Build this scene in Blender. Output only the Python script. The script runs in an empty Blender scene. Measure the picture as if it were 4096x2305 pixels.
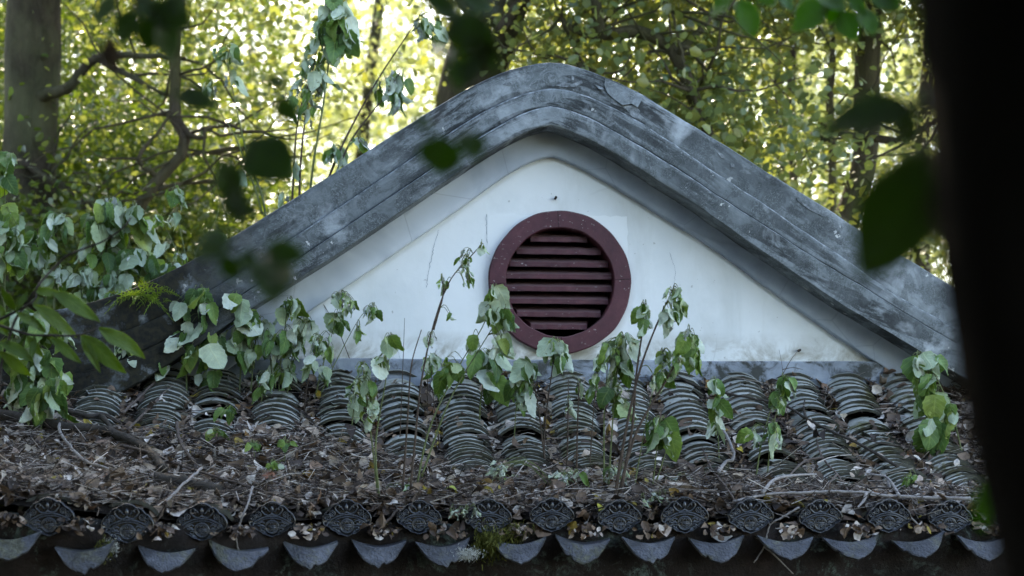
import bpy, math, random
import numpy as np
from mathutils import Vector, Matrix, Quaternion

# ------------------------------------------------------------------ camera, sky, sun, exposure
scene = bpy.context.scene
col = scene.collection
random.seed(7)
rng = np.random.default_rng(11)

ZC = 3.0                      # eye height above the yard
FPX, HOR = 7964.0, 1970.0     # focal length and horizon row, in pixels of the 4096-wide photograph
K = 4096.0 / 2576.0

cam_d = bpy.data.cameras.new("camera")
cam = bpy.data.objects.new("camera", cam_d)
col.objects.link(cam)
cam.location = (0, 0, ZC)
cam.rotation_euler = (math.radians(90), 0, 0)
cam_d.sensor_fit = 'HORIZONTAL'
cam_d.sensor_width = 36.0
cam_d.lens = FPX / 4096 * 36.0
cam_d.shift_y = (HOR - 1152.5) / 4096
cam_d.clip_start = 0.05
cam_d.clip_end = 1000
cam_d.dof.use_dof = True
cam_d.dof.focus_distance = 8.35
cam_d.dof.aperture_fstop = 2.5
scene.camera = cam

SUN_EL, SUN_AZ = math.radians(40), math.radians(-14)     # behind the gable, a little to the left
S = Vector((math.sin(SUN_AZ) * math.cos(SUN_EL), math.cos(SUN_AZ) * math.cos(SUN_EL), math.sin(SUN_EL)))
world = bpy.data.worlds.new("World")
scene.world = world
world.use_nodes = True
wn = world.node_tree.nodes
sky = wn.new('ShaderNodeTexSky')
sky.sky_type = 'NISHITA'
sky.sun_disc = False
sky.sun_elevation = SUN_EL
sky.sun_rotation = SUN_AZ
world.node_tree.links.new(sky.outputs[0], wn['Background'].inputs[0])
wn['Background'].inputs[1].default_value = 0.15
sun_d = bpy.data.lights.new("sun", 'SUN')
sun_d.energy = 2.0
sun_d.angle = math.radians(0.5)
sun_d.color = (1.0, 0.93, 0.78)
sun_o = bpy.data.objects.new("sun", sun_d)
col.objects.link(sun_o)
sun_o.rotation_euler = S.to_track_quat('Z', 'Y').to_euler()
scene.view_settings.view_transform = 'Standard'
scene.view_settings.look = 'None'
scene.view_settings.gamma = 1.0
scene.view_settings.exposure = 2.95
scene.view_settings.use_curve_mapping = False
scene.view_settings.use_white_balance = True
scene.view_settings.white_balance_temperature = 7500
scene.view_settings.white_balance_tint = 12
scene.cycles.use_denoising = True
scene.cycles.max_bounces = 8
scene.cycles.transmission_bounces = 6
scene.cycles.transparent_max_bounces = 8

# ------------------------------------------------------------------ helpers
def empty(name, loc=(0, 0, 0), rz=0.0):
    o = bpy.data.objects.new(name, None)
    o.location = loc
    o.rotation_euler = (0, 0, rz)
    o.empty_display_size = 0.1
    col.objects.link(o)
    return o

def tag(o, label=None, cat=None, group=None, kind=None):
    if label: o['label'] = label
    if cat: o['category'] = cat
    if group: o['group'] = group
    if kind: o['kind'] = kind
    return o

def mk_mesh(name, v, f, mats, smooth=True, mi=None):
    m = bpy.data.meshes.new(name)
    if isinstance(v, np.ndarray) and isinstance(f, np.ndarray):
        n, k = f.shape
        m.vertices.add(len(v)); m.vertices.foreach_set('co', v.astype(np.float32).ravel())
        m.loops.add(n * k); m.loops.foreach_set('vertex_index', f.astype(np.int32).ravel())
        m.polygons.add(n); m.polygons.foreach_set('loop_start', np.arange(0, n * k, k, dtype=np.int32))
        m.update(calc_edges=True)
    else:
        m.from_pydata([tuple(a) for a in v], [], [tuple(a) for a in f])
    if not isinstance(mats, (list, tuple)): mats = [mats]
    for a in mats: m.materials.append(a)
    if mi is not None: m.polygons.foreach_set('material_index', np.asarray(mi, dtype=np.int32))
    m.polygons.foreach_set('use_smooth', [bool(smooth)] * len(m.polygons))
    m.update()
    return m

def set_uv(m, uv):
    lay = m.uv_layers.new(name='UVMap')
    idx = np.zeros(len(m.loops), dtype=np.int32); m.loops.foreach_get('vertex_index', idx)
    lay.data.foreach_set('uv', np.asarray(uv, dtype=np.float32)[idx].ravel())
    return m

def add(name, mesh, parent=None, mw=None):
    o = bpy.data.objects.new(name, mesh)
    col.objects.link(o)
    if parent is not None: o.parent = parent
    if mw is not None: o.matrix_local = mw
    return o

class MB:
    def __init__(s): s.v, s.f, s.mi = [], [], []
    def put(s, v, f, mi=0):
        b = len(s.v); s.v += [tuple(a) for a in v]; s.f += [tuple(i + b for i in q) for q in f]; s.mi += [mi] * len(f)
    def tube(s, pts, rad, n=6, mi=0, cap=True):
        P = [Vector(p) for p in pts]; m = len(P)
        if not hasattr(rad, '__len__'): rad = [rad] * m
        v, f = [], []
        up = Vector((0.13, -0.7, 0.7))
        for i in range(m):
            t = (P[min(i + 1, m - 1)] - P[max(i - 1, 0)])
            if t.length < 1e-9: t = Vector((0, 0, 1))
            t.normalize()
            a = t.cross(up)
            if a.length < 1e-4: a = t.cross(Vector((1, 0, 0)))
            a.normalize(); b = t.cross(a)
            for k in range(n):
                w = 2 * math.pi * k / n
                v.append(P[i] + (a * math.cos(w) + b * math.sin(w)) * rad[i])
        for i in range(m - 1):
            for k in range(n):
                f.append((i * n + k, i * n + (k + 1) % n, (i + 1) * n + (k + 1) % n, (i + 1) * n + k))
        if cap:
            f.append(tuple(range(n))[::-1]); f.append(tuple(range((m - 1) * n, m * n)))
        s.put(v, f, mi)
    def box(s, a, b, mi=0):
        x0, y0, z0 = a; x1, y1, z1 = b
        s.put([(x0, y0, z0), (x1, y0, z0), (x1, y1, z0), (x0, y1, z0), (x0, y0, z1), (x1, y0, z1), (x1, y1, z1), (x0, y1, z1)],
              [(0, 3, 2, 1), (4, 5, 6, 7), (0, 1, 5, 4), (1, 2, 6, 5), (2, 3, 7, 6), (3, 0, 4, 7)], mi)
    def build(s, name, mats, parent=None, smooth=True):
        return add(name, mk_mesh(name, s.v, s.f, mats, smooth, s.mi), parent)

def spline(pts, n):
    """Catmull-Rom through the points, n samples even in arc length."""
    P = [np.array(p, float) for p in pts]
    P = [2 * P[0] - P[1]] + P + [2 * P[-1] - P[-2]]
    out = []
    for i in range(1, len(P) - 2):
        for t in np.linspace(0, 1, 16, endpoint=False):
            a, b, c, d = P[i - 1:i + 3]
            out.append(0.5 * (2 * b + (c - a) * t + (2 * a - 5 * b + 4 * c - d) * t * t + (3 * b - a - 3 * c + d) * t ** 3))
    out.append(P[-2])
    out = np.array(out)
    L = np.concatenate([[0], np.cumsum(np.linalg.norm(np.diff(out, axis=0), axis=1))])
    u = np.linspace(0, L[-1], n)
    return np.stack([np.interp(u, L, out[:, k]) for k in range(out.shape[1])], 1)

def W(u, v, Y):
    """world point seen at photograph pixel (u, v) at depth Y"""
    return Vector(((u - 2048) / FPX * Y, Y, ZC + (HOR - v) / FPX * Y))
def WD(x, y, Y):
    return W(x * K, y * K, Y)

def smooth01(x): 
    x = min(1, max(0, x)); return x * x * (3 - 2 * x)

# ------------------------------------------------------------------ materials
class NT:
    def __init__(s, name):
        s.m = bpy.data.materials.new(name); s.m.use_nodes = True
        s.t = s.m.node_tree; s.n = s.t.nodes; s.b = s.n['Principled BSDF']; s.out = s.n['Material Output']
        s.g = s.n.new('ShaderNodeNewGeometry')
    def link(s, a, b): s.t.links.new(a, b)
    def noise(s, scale, detail=4, rough=0.6, dist=0.0, vec=None, stretch=None):
        v = vec or s.g.outputs['Position']
        if stretch:
            mp = s.n.new('ShaderNodeMapping'); mp.inputs['Scale'].default_value = stretch; s.link(v, mp.inputs[0]); v = mp.outputs[0]
        k = s.n.new('ShaderNodeTexNoise'); k.inputs['Scale'].default_value = scale; k.inputs['Detail'].default_value = detail
        k.inputs['Roughness'].default_value = rough; k.inputs['Distortion'].default_value = dist; s.link(v, k.inputs['Vector'])
        return k.outputs['Fac']
    def voro(s, scale, feature='F1', vec=None):
        k = s.n.new('ShaderNodeTexVoronoi'); k.feature = feature; k.inputs['Scale'].default_value = scale
        s.link(vec or s.g.outputs['Position'], k.inputs['Vector']); return k.outputs['Distance']
    def ramp(s, fac, stops):
        r = s.n.new('ShaderNodeValToRGB'); e = r.color_ramp.elements
        while len(e) < len(stops): e.new(0.5)
        for a, (p, c) in zip(e, stops):
            a.position = p
            if not hasattr(c, '__len__'): c = (c, c, c)
            a.color = (c[0], c[1], c[2], 1)
        s.link(fac, r.inputs[0]); return r.outputs[0]
    def mix(s, fac, a, b, mode='MIX'):
        k = s.n.new('ShaderNodeMix'); k.data_type = 'RGBA'; k.blend_type = mode
        if hasattr(fac, 'links'): s.link(fac, k.inputs[0])
        else: k.inputs[0].default_value = fac
        for sock, x in ((k.inputs[6], a), (k.inputs[7], b)):
            if hasattr(x, 'links'): s.link(x, sock)
            else: sock.default_value = (x[0], x[1], x[2], 1)
        return k.outputs[2]
    def math(s, op, a, b=0.0):
        k = s.n.new('ShaderNodeMath'); k.operation = op
        for i, x in enumerate((a, b)):
            if hasattr(x, 'links'): s.link(x, k.inputs[i])
            else: k.inputs[i].default_value = x
        return k.outputs[0]
    def bump(s, h, strength, dist=0.01):
        k = s.n.new('ShaderNodeBump'); k.inputs['Strength'].default_value = strength; k.inputs['Distance'].default_value = dist
        s.link(h, k.inputs['Height']); s.link(k.outputs[0], s.b.inputs['Normal']); return k.outputs[0]
    def col(s, c):
        if hasattr(c, 'links'): s.link(c, s.b.inputs['Base Color'])
        else: s.b.inputs['Base Color'].default_value = (c[0], c[1], c[2], 1)
    def set(s, rough=0.8, spec=0.3):
        s.b.inputs['Roughness'].default_value = rough; s.b.inputs['Specular IOR Level'].default_value = spec
    def up(s):
        k = s.n.new('ShaderNodeSeparateXYZ'); s.link(s.g.outputs['Normal'], k.inputs[0]); return k.outputs['Z']
    def objrand(s):
        k = s.n.new('ShaderNodeObjectInfo'); return k.outputs['Random']
    def island(s): return s.g.outputs['Random Per Island']
    def translucent(s, colr, fac):
        tr = s.n.new('ShaderNodeBsdfTranslucent'); mx = s.n.new('ShaderNodeMixShader'); mx.inputs[0].default_value = fac
        if hasattr(colr, 'links'): s.link(colr, tr.inputs[0])
        else: tr.inputs[0].default_value = (*colr, 1)
        s.link(s.b.outputs[0], mx.inputs[1]); s.link(tr.outputs[0], mx.inputs[2]); s.link(mx.outputs[0], s.out.inputs['Surface'])

def m_coping():
    s = NT('weathered_grey_plaster')
    a = s.ramp(s.noise(1.9, 9, .70, .5), [(.30, (.058, .066, .066)), (.43, (.12, .135, .138)), (.56, (.205, .228, .235)), (.68, (.35, .38, .39)), (.80, (.52, .55, .56))])
    isl = s.ramp(s.noise(6.5, 4, .6, 1.2), [(.46, 0), (.54, 1)])
    c = s.mix(s.math('MULTIPLY', isl, .55), a, (.052, .060, .058))
    edge = s.ramp(s.noise(13, 3, .6, 2.6), [(.455, 0), (.485, 1), (.515, 1), (.545, 0)])
    c = s.mix(s.math('MULTIPLY', edge, s.ramp(s.noise(2.6, 3), [(.38, .1), (.58, .6)])), c, (.24, .265, .275))
    edge2 = s.ramp(s.noise(24, 2, .5, 3.0), [(.47, 0), (.5, .8), (.53, 0)])
    c = s.mix(s.math('MULTIPLY', edge2, isl), c, (.27, .295, .305))
    uv = s.n.new('ShaderNodeUVMap')
    st = s.noise(1.0, 9, .72, .3, vec=uv.outputs[0], stretch=(2.2, 14, 1))      # stains drawn out along the slope
    dark = s.math('MULTIPLY', s.ramp(st, [(.475, 0), (.55, 1)]), s.ramp(s.noise(1.3, 3), [(.38, .15), (.54, 1)]))
    c = s.mix(s.math('MULTIPLY', dark, .88), c, (.024, .026, .026))
    pale = s.math('MULTIPLY', s.ramp(s.noise(4.2, 8, .62, .3), [(.56, 0), (.70, 1)]), .7)
    c = s.mix(pale, c, (.48, .515, .53))
    flake = s.math('MULTIPLY', s.ramp(s.noise(22, 5, .6), [(.655, 0), (.67, 1)]), s.ramp(s.noise(2.2, 2), [(.50, 0), (.58, 1)]))
    c = s.mix(flake, c, (.58, .58, .55))
    sx = s.n.new('ShaderNodeSeparateXYZ'); s.link(s.g.outputs['Position'], sx.inputs[0])
    lo = s.math('MULTIPLY', s.ramp(s.math('MULTIPLY', s.math('ADD', sx.outputs['X'], 2.2), .5), [(.38, 1), (.60, 0)]), s.ramp(s.noise(5, 8, .7), [(.34, 0), (.47, 1)]))
    c = s.mix(lo, c, s.ramp(s.noise(40, 4), [(.4, (.014, .014, .012)), (.65, (.034, .031, .018))]))
    s.col(c); s.set(.82, .25)
    s.bump(s.math('ADD', s.noise(60, 6, .7), s.math('MULTIPLY', flake, -.6)), .35, .006)
    return s.m
def m_edge():
    s = NT('worn_pale_arris')
    s.col(s.ramp(s.noise(30, 5, .7), [(.38, (.08, .088, .09)), (.54, (.22, .24, .25)), (.74, (.46, .48, .49))])); s.set(.85, .2); return s.m
def m_band():
    s = NT('pale_painted_band')
    a = s.ramp(s.noise(2.6, 4, .5, .4), [(.36, (.20, .235, .29)), (.5, (.38, .42, .47)), (.62, (.62, .65, .68))])
    sx = s.n.new('ShaderNodeSeparateXYZ'); s.link(s.g.outputs['Position'], sx.inputs[0])
    right_shade = s.ramp(s.math('ADD', s.math('MULTIPLY', sx.outputs['X'], .5), s.math('MULTIPLY', s.noise(1.7, 3), .5)), [(.12, 0), (.42, 1)])  # shade of the right slope put into the band colour
    a = s.mix(s.math('MULTIPLY', right_shade, .7), s.mix(.4, a, (.60, .64, .66)), s.ramp(s.noise(4, 6), [(.35, (.17, .205, .26)), (.7, (.36, .41, .47))]))
    crack = s.ramp(s.voro(2.3, 'DISTANCE_TO_EDGE', None), [(0, 1), (.006, 0)])
    c = s.mix(s.math('MULTIPLY', crack, .35), a, (.16, .17, .18))
    s.col(c); s.set(.7, .3); s.bump(s.noise(45, 5), .12, .004); return s.m
def m_wall():
    s = NT('white_limewash')
    a = s.ramp(s.noise(1.6, 6, .6), [(.32, (.70, .725, .715)), (.55, (.80, .815, .80)), (.75, (.85, .86, .845))])
    st = s.ramp(s.noise(3.5, 7, .65, .4, stretch=(1, 1, .35)), [(.50, 0), (.72, .42)])
    c = s.mix(st, a, (.46, .465, .42))
    damp = s.ramp(s.noise(2.1, 5, .6, .8), [(.54, 0), (.66, .25)])
    c = s.mix(damp, c, (.55, .58, .58))
    sx = s.n.new('ShaderNodeSeparateXYZ'); s.link(s.g.outputs['Position'], sx.inputs[0])
    top = s.ramp(s.math('ADD', sx.outputs['Z'], s.math('MULTIPLY', s.noise(4, 6), .18)), [(.0, 0), (1, 1)])
    grime = s.math('MULTIPLY', s.ramp(s.math('SUBTRACT', 3.74, sx.outputs['Z']), [(.0, 0), (.10, 1)]), s.ramp(s.noise(7, 7, .7, .5), [(.42, 0), (.62, .8)]))
    c = s.mix(grime, c, (.30, .27, .20))
    cr = s.n.new('ShaderNodeMapping'); cr.inputs['Scale'].default_value = (1.0, 1.0, .45)
    nz = s.n.new('ShaderNodeTexNoise'); nz.inputs['Scale'].default_value = 7; s.link(s.g.outputs['Position'], nz.inputs['Vector'])
    wob = s.mix(.04, s.g.outputs['Position'], nz.outputs['Color'], 'ADD'); s.link(wob, cr.inputs[0])
    crack = s.ramp(s.voro(1.35, 'DISTANCE_TO_EDGE', cr.outputs[0]), [(0, 1), (.0035, 0)])
    c = s.mix(s.math('MULTIPLY', crack, s.ramp(s.noise(1.1, 1), [(.5, 0), (.56, .5)])), c, (.30, .29, .27))
    spots = s.ramp(s.noise(38, 2, .5), [(.735, 0), (.75, .6)])
    c = s.mix(spots, c, (.35, .34, .31))
    s.col(c); s.set(.75, .25); s.bump(s.math('ADD', s.noise(25, 6, .6), s.math('MULTIPLY', s.noise(4.5, 3), 5.0)), .16, .006); return s.m
def m_patch():
    s = NT('newer_white_plaster')
    s.col(s.ramp(s.noise(2.3, 5), [(.3, (.77, .79, .78)), (.7, (.83, .845, .83))])); s.set(.7, .3); s.bump(s.noise(30, 5), .08, .003); return s.m
def m_sill():
    s = NT('grey_cement_sill')
    a = s.ramp(s.noise(5, 7, .65), [(.3, (.12, .135, .15)), (.5, (.25, .28, .32)), (.7, (.38, .42, .47))])
    c = s.mix(s.ramp(s.noise(6.5, 8, .7, .6), [(.5, 0), (.6, .9)]), a, (.035, .035, .025))
    s.col(c); s.set(.8, .25); s.bump(s.noise(40, 6), .3, .006); return s.m
def m_maroon():
    s = NT('maroon_oil_paint')
    a = s.ramp(s.noise(9, 7, .7), [(.3, (.052, .012, .018)), (.55, (.085, .021, .029)), (.72, (.125, .038, .046))])
    chip = s.math('MULTIPLY', s.ramp(s.noise(48, 4, .6, .3, stretch=(1, 1, 1.8)), [(.655, 0), (.67, 1)]), s.ramp(s.noise(5, 2), [(.45, 0), (.6, 1)]))
    c = s.mix(chip, a, (.42, .38, .36))
    dust = s.ramp(s.up(), [(.35, 0), (.9, .5)])
    c = s.mix(dust, c, (.19, .13, .12))
    s.col(c); s.set(.5, .4); s.bump(s.noise(24, 8, .75, 1.4), .35, .006); return s.m
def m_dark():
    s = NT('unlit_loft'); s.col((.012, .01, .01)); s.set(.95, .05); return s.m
def m_tile():
    s = NT('grey_clay_tile')
    r = s.objrand()
    a = s.ramp(s.noise(9, 6, .65), [(.3, (.21, .215, .185)), (.5, (.37, .375, .335)), (.72, (.50, .505, .46))])
    c = s.mix(s.ramp(r, [(0, .6), (.4, .05), (1, .0)]), a, (.12, .12, .105))
    moss = s.math('MULTIPLY', s.ramp(s.noise(7, 8, .75, .4), [(.47, 0), (.57, .9)]), s.ramp(s.noise(1.9, 2), [(.44, .1), (.58, 1)]))
    c = s.mix(moss, c, s.ramp(s.noise(70, 3), [(.35, (.045, .04, .018)), (.65, (.13, .125, .03))]))
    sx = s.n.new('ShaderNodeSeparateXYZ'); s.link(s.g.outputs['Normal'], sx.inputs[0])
    c = s.mix(s.ramp(sx.outputs['Z'], [(.15, .82), (.45, 0)]), c, s.ramp(s.noise(55, 4), [(.4, (.015, .014, .011)), (.6, (.045, .042, .026)), (.78, (.08, .08, .035))]))  # front edges darkened by normal, painting the shade of the tile gaps
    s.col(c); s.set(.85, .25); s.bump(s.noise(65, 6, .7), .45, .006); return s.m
def m_antefix():
    s = NT('black_fired_clay')
    a = s.ramp(s.noise(18, 6, .6), [(.3, (.007, .008, .011)), (.6, (.012, .0135, .018)), (.8, (.03, .033, .04))])
    dirt = s.math('MULTIPLY', s.ramp(s.noise(9, 8, .7), [(.5, 0), (.66, .7)]), s.ramp(s.objrand(), [(.3, .25), (1, 1)]))
    c = s.mix(s.math('MULTIPLY', dirt, .6), a, (.05, .047, .04))
    s.col(c); s.set(.24, .9); s.bump(s.noise(60, 5, .7), .25, .004); return s.m
def m_relief():
    s = NT('highlight_black_clay')  # lighter clay tone puts the relief's highlights into its colour
    s.col(s.ramp(s.noise(30, 5, .6), [(.3, (.015, .017, .022)), (.6, (.045, .05, .062)), (.8, (.10, .108, .125))])); s.set(.22, 1.0); s.bump(s.noise(70, 4), .2, .003); return s.m
def m_drip():
    s = NT('blue_grey_fired_clay')
    a = s.ramp(s.noise(11, 7, .65), [(.3, (.026, .028, .032)), (.52, (.062, .066, .080)), (.75, (.15, .158, .185))])
    moss = s.ramp(s.noise(8, 8, .75, .5), [(.50, 0), (.60, .9)])
    c = s.mix(s.math('MULTIPLY', moss, s.ramp(s.objrand(), [(0, .45), (1, 1)])), a, s.ramp(s.noise(60, 3), [(.4, (.05, .05, .03)), (.7, (.14, .14, .09))]))
    s.col(c); s.set(.6, .4); s.bump(s.math('ADD', s.noise(28, 3, .5, 2.5), s.noise(90, 3)), .9, .008); return s.m
def m_eavewall():
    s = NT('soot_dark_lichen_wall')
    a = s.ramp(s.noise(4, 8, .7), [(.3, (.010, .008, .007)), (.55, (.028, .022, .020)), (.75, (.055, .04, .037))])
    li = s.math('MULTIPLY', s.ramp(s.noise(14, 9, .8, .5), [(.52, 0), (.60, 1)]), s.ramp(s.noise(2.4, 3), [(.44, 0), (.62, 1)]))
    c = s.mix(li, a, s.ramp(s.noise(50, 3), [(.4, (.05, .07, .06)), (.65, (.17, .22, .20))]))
    s.col(c); s.set(.9, .2); s.bump(s.noise(40, 8, .75), .9, .02); return s.m
def m_bed():
    s = NT('rotted_leaf_mould')
    s.col(s.ramp(s.noise(60, 6, .75), [(.3, (.008, .006, .005)), (.6, (.024, .018, .013)), (.8, (.055, .042, .032))])); s.set(.95, .15)
    s.bump(s.noise(70, 6, .8), 1.0, .02); return s.m
def m_litter():
    s = NT('dead_leaf')
    c = s.ramp(s.island(), [(0, (.020, .012, .008)), (.28, (.06, .036, .022)), (.50, (.135, .083, .050)), (.64, (.25, .170, .113)), (.76, (.44, .345, .265)), (.87, (.70, .63, .56)), (.965, (.20, .085, .03)), (.99, (.33, .25, .03))])
    c = s.mix(s.ramp(s.noise(45, 4), [(.35, .5), (.6, 0)]), c, (.04, .03, .025))
    s.col(c); s.set(.6, .35); s.bump(s.noise(110, 3), .4, .004); return s.m
def m_twig(name, stops):
    s = NT(name); s.col(s.ramp(s.island(), stops)); s.set(.75, .3); s.bump(s.noise(180, 3), .4, .003); return s.m
def m_wood(name, a, b, sc=30):
    s = NT(name)
    s.col(s.ramp(s.noise(sc, 7, .7, .4), [(.3, a), (.7, b)])); s.set(.8, .25); s.bump(s.noise(sc * 2.2, 6, .75), .8, .008); return s.m
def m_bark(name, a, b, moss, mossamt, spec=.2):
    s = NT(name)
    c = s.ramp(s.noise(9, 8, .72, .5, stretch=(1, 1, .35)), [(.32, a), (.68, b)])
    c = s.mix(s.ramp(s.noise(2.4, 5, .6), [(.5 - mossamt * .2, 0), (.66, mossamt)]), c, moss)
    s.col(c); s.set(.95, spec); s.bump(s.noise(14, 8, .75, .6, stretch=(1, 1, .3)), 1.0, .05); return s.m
def m_leaf(name, stops, tcol, tf, rough=.42, spec=.45, rand='obj', veins=True):
    s = NT(name)
    r = s.objrand() if rand == 'obj' else s.island()
    c = s.ramp(r, stops)
    if rand == 'obj':
        c = s.mix(s.ramp(s.noise(34, 4), [(.35, .35), (.6, 0)]), c, tuple(x * .55 for x in stops[0][1]))
        uv = s.n.new('ShaderNodeUVMap'); sp = s.n.new('ShaderNodeSeparateXYZ'); s.link(uv.outputs[0], sp.inputs[0])
        ab = s.math('ABSOLUTE', sp.outputs['Y'])
        fr = s.math('FRACT', s.math('SUBTRACT', s.math('MULTIPLY', sp.outputs['X'], 6.5), s.math('MULTIPLY', ab, 1.5)))
        vein = s.math('MAXIMUM', s.ramp(s.math('ABSOLUTE', s.math('SUBTRACT', fr, .5)), [(0, 1), (.10, 0)]), s.ramp(ab, [(.03, 1), (.09, 0)]))
        c = s.mix(s.math('MULTIPLY', vein, .35), c, tuple(min(.8, x * 1.6 + .02) for x in stops[-1][1]))
        spots = s.ramp(s.noise(60, 3, .5), [(.66, 0), (.69, .8)])
        c = s.mix(s.math('MULTIPLY', spots, s.ramp(s.noise(5, 1), [(.5, 0), (.6, 1)])), c, (.09, .07, .03))
        s.bump(s.math('ADD', s.math('MULTIPLY', vein, -.8), s.noise(150, 3)), .5, .003)
    s.col(c); s.set(rough, spec)
    s.translucent(s.mix(.6, c, tcol), tf); return s.m
def m_soil():
    s = NT('forest_floor')
    s.col(s.ramp(s.noise(3, 10, .75), [(.3, (.02, .016, .01)), (.55, (.05, .04, .025)), (.75, (.05, .06, .025))])); s.set(.95, .1); s.bump(s.noise(9, 8), .8, .1); return s.m

M = dict(coping=m_coping(), edge=m_edge(), band=m_band(), wall=m_wall(), patch=m_patch(), sill=m_sill(), maroon=m_maroon(), dark=m_dark(), tile=m_tile(),
         antefix=m_antefix(), relief=m_relief(), drip=m_drip(), eave=m_eavewall(), bed=m_bed(), litter=m_litter(), soil=m_soil(),
         twig=m_twig('dry_twig', [(0, (.03, .022, .018)), (.4, (.075, .058, .048)), (.62, (.17, .125, .095)), (.86, (.44, .39, .345))]),
         wood_dark=m_wood('dark_wet_bark', (.018, .015, .012), (.075, .062, .05)),
         wood_pale=m_wood('bleached_stick', (.16, .14, .13), (.36, .33, .31), 45),
         wood_mid=m_wood('brown_twig', (.05, .036, .03), (.16, .125, .105), 45),
         stem_green=m_wood('green_stem', (.10, .13, .045), (.20, .22, .10), 40),
         stem_brown=m_wood('brown_stem', (.045, .03, .022), (.13, .095, .07), 40),
         leaf_top=m_leaf('nettle_leaf_top', [(0, (.055, .125, .042)), (.25, (.105, .21, .062)), (.55, (.165, .29, .08)), (.8, (.23, .36, .08)), (1, (.33, .40, .09))], (.38, .56, .05), .40),
         leaf_under=m_leaf('nettle_leaf_underside', [(0, (.36, .47, .28)), (.35, (.56, .65, .47)), (.75, (.74, .79, .67)), (1, (.50, .62, .28))], (.45, .62, .16), .32, .6, .3),
         leaf_dry=m_leaf('withered_leaf', [(0, (.16, .18, .11)), (.5, (.36, .40, .32)), (1, (.58, .60, .54))], (.3, .33, .2), .12, .7, .25),
         leaf_fore=m_leaf('broad_dark_leaf', [(0, (.022, .055, .010)), (1, (.04, .085, .014))], (.12, .26, .012), .36),
         leaf_sap=m_leaf('lanceolate_leaf', [(0, (.05, .10, .012)), (.6, (.085, .15, .018)), (1, (.12, .18, .02))], (.26, .40, .02), .45, .42, .4),
         leaf_green=m_leaf('bright_green_leaf', [(0, (.05, .13, .015)), (1, (.09, .20, .02))], (.22, .5, .02), .5),
         moss=m_leaf('yellow_green_moss', [(0, (.035, .038, .01)), (.6, (.095, .10, .022)), (1, (.18, .18, .05))], (.18, .2, .03), .3, .8, .1, 'isl'),
         lichen=m_leaf('pale_lichen', [(0, (.30, .30, .26)), (1, (.62, .62, .56))], (.3, .3, .2), .15, .85, .1, 'isl'),
         fern=m_leaf('yellow_green_fern', [(0, (.09, .15, .015)), (.6, (.17, .26, .02)), (1, (.28, .36, .03))], (.35, .5, .03), .4, .5, .3, 'isl'),
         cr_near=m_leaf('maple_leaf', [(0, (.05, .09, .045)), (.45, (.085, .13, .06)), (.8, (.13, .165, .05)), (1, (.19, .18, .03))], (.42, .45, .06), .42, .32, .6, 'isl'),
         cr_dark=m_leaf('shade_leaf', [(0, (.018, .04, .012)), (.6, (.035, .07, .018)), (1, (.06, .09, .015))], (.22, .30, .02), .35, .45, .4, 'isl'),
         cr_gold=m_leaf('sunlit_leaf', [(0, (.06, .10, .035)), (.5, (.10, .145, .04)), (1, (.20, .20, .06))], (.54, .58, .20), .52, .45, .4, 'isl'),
         bark_a=m_bark('grey_mottled_bark', (.010, .008, .006), (.085, .068, .050), (.11, .115, .06), .75),
         bark_b=m_bark('brown_bark', (.03, .022, .016), (.11, .085, .06), (.07, .075, .02), .6),
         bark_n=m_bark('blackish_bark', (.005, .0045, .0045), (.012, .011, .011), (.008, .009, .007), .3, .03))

# ------------------------------------------------------------------ ground
def terrain(x, y):
    z = 1.45 * smooth01((6.2 - y) / 3.6)
    if y > 24: z += (y - 24) * 0.10
    return z + .06 * math.sin(x * .7) * math.cos(y * .5)
gx = np.concatenate([np.linspace(-220, -20, 14), np.linspace(-18, 18, 37), np.linspace(20, 220, 14)])
gy = np.concatenate([np.linspace(-80, -8, 8), np.linspace(-6, 40, 60), np.linspace(45, 260, 16)])
gv = [(x, y, terrain(x, y)) for y in gy for x in gx]
nx = len(gx)
gf = [(j * nx + i, j * nx + i + 1, (j + 1) * nx + i + 1, (j + 1) * nx + i) for j in range(len(gy) - 1) for i in range(nx - 1)]
tag(add('ground', mk_mesh('ground', gv, gf, M['soil'])), 'brown forest floor sloping around the hall', 'ground', kind='structure')

# ------------------------------------------------------------------ the hall: frame of reference
YAW = math.radians(6.0)
O = Vector(((2237 - 2048) / FPX * 9.1, 9.1, 0.0))
hall = empty('temple_hall', O, YAW)
tag(hall, 'old hall with white gable, grey curved coping and clay tiled skirt roof', 'building')
EX = Vector((math.cos(YAW), math.sin(YAW), 0)); OUT = Vector((math.sin(YAW), -math.cos(YAW), 0))

def L(u, v, q):
    """photograph pixel -> hall coordinates (p, z) on the plane q metres in front of the gable wall"""
    d = Vector(((u - 2048) / FPX, 1, (HOR - v) / FPX)); c = Vector((0, 0, ZC))
    t = (q - (c - O).dot(OUT)) / d.dot(OUT)
    P = c + d * t
    return ((P - O).dot(EX), P.z)
def to_world(p, q, z): return Vector((O.x, O.y, 0)) + EX * p + OUT * q + Vector((0, 0, z))

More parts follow.
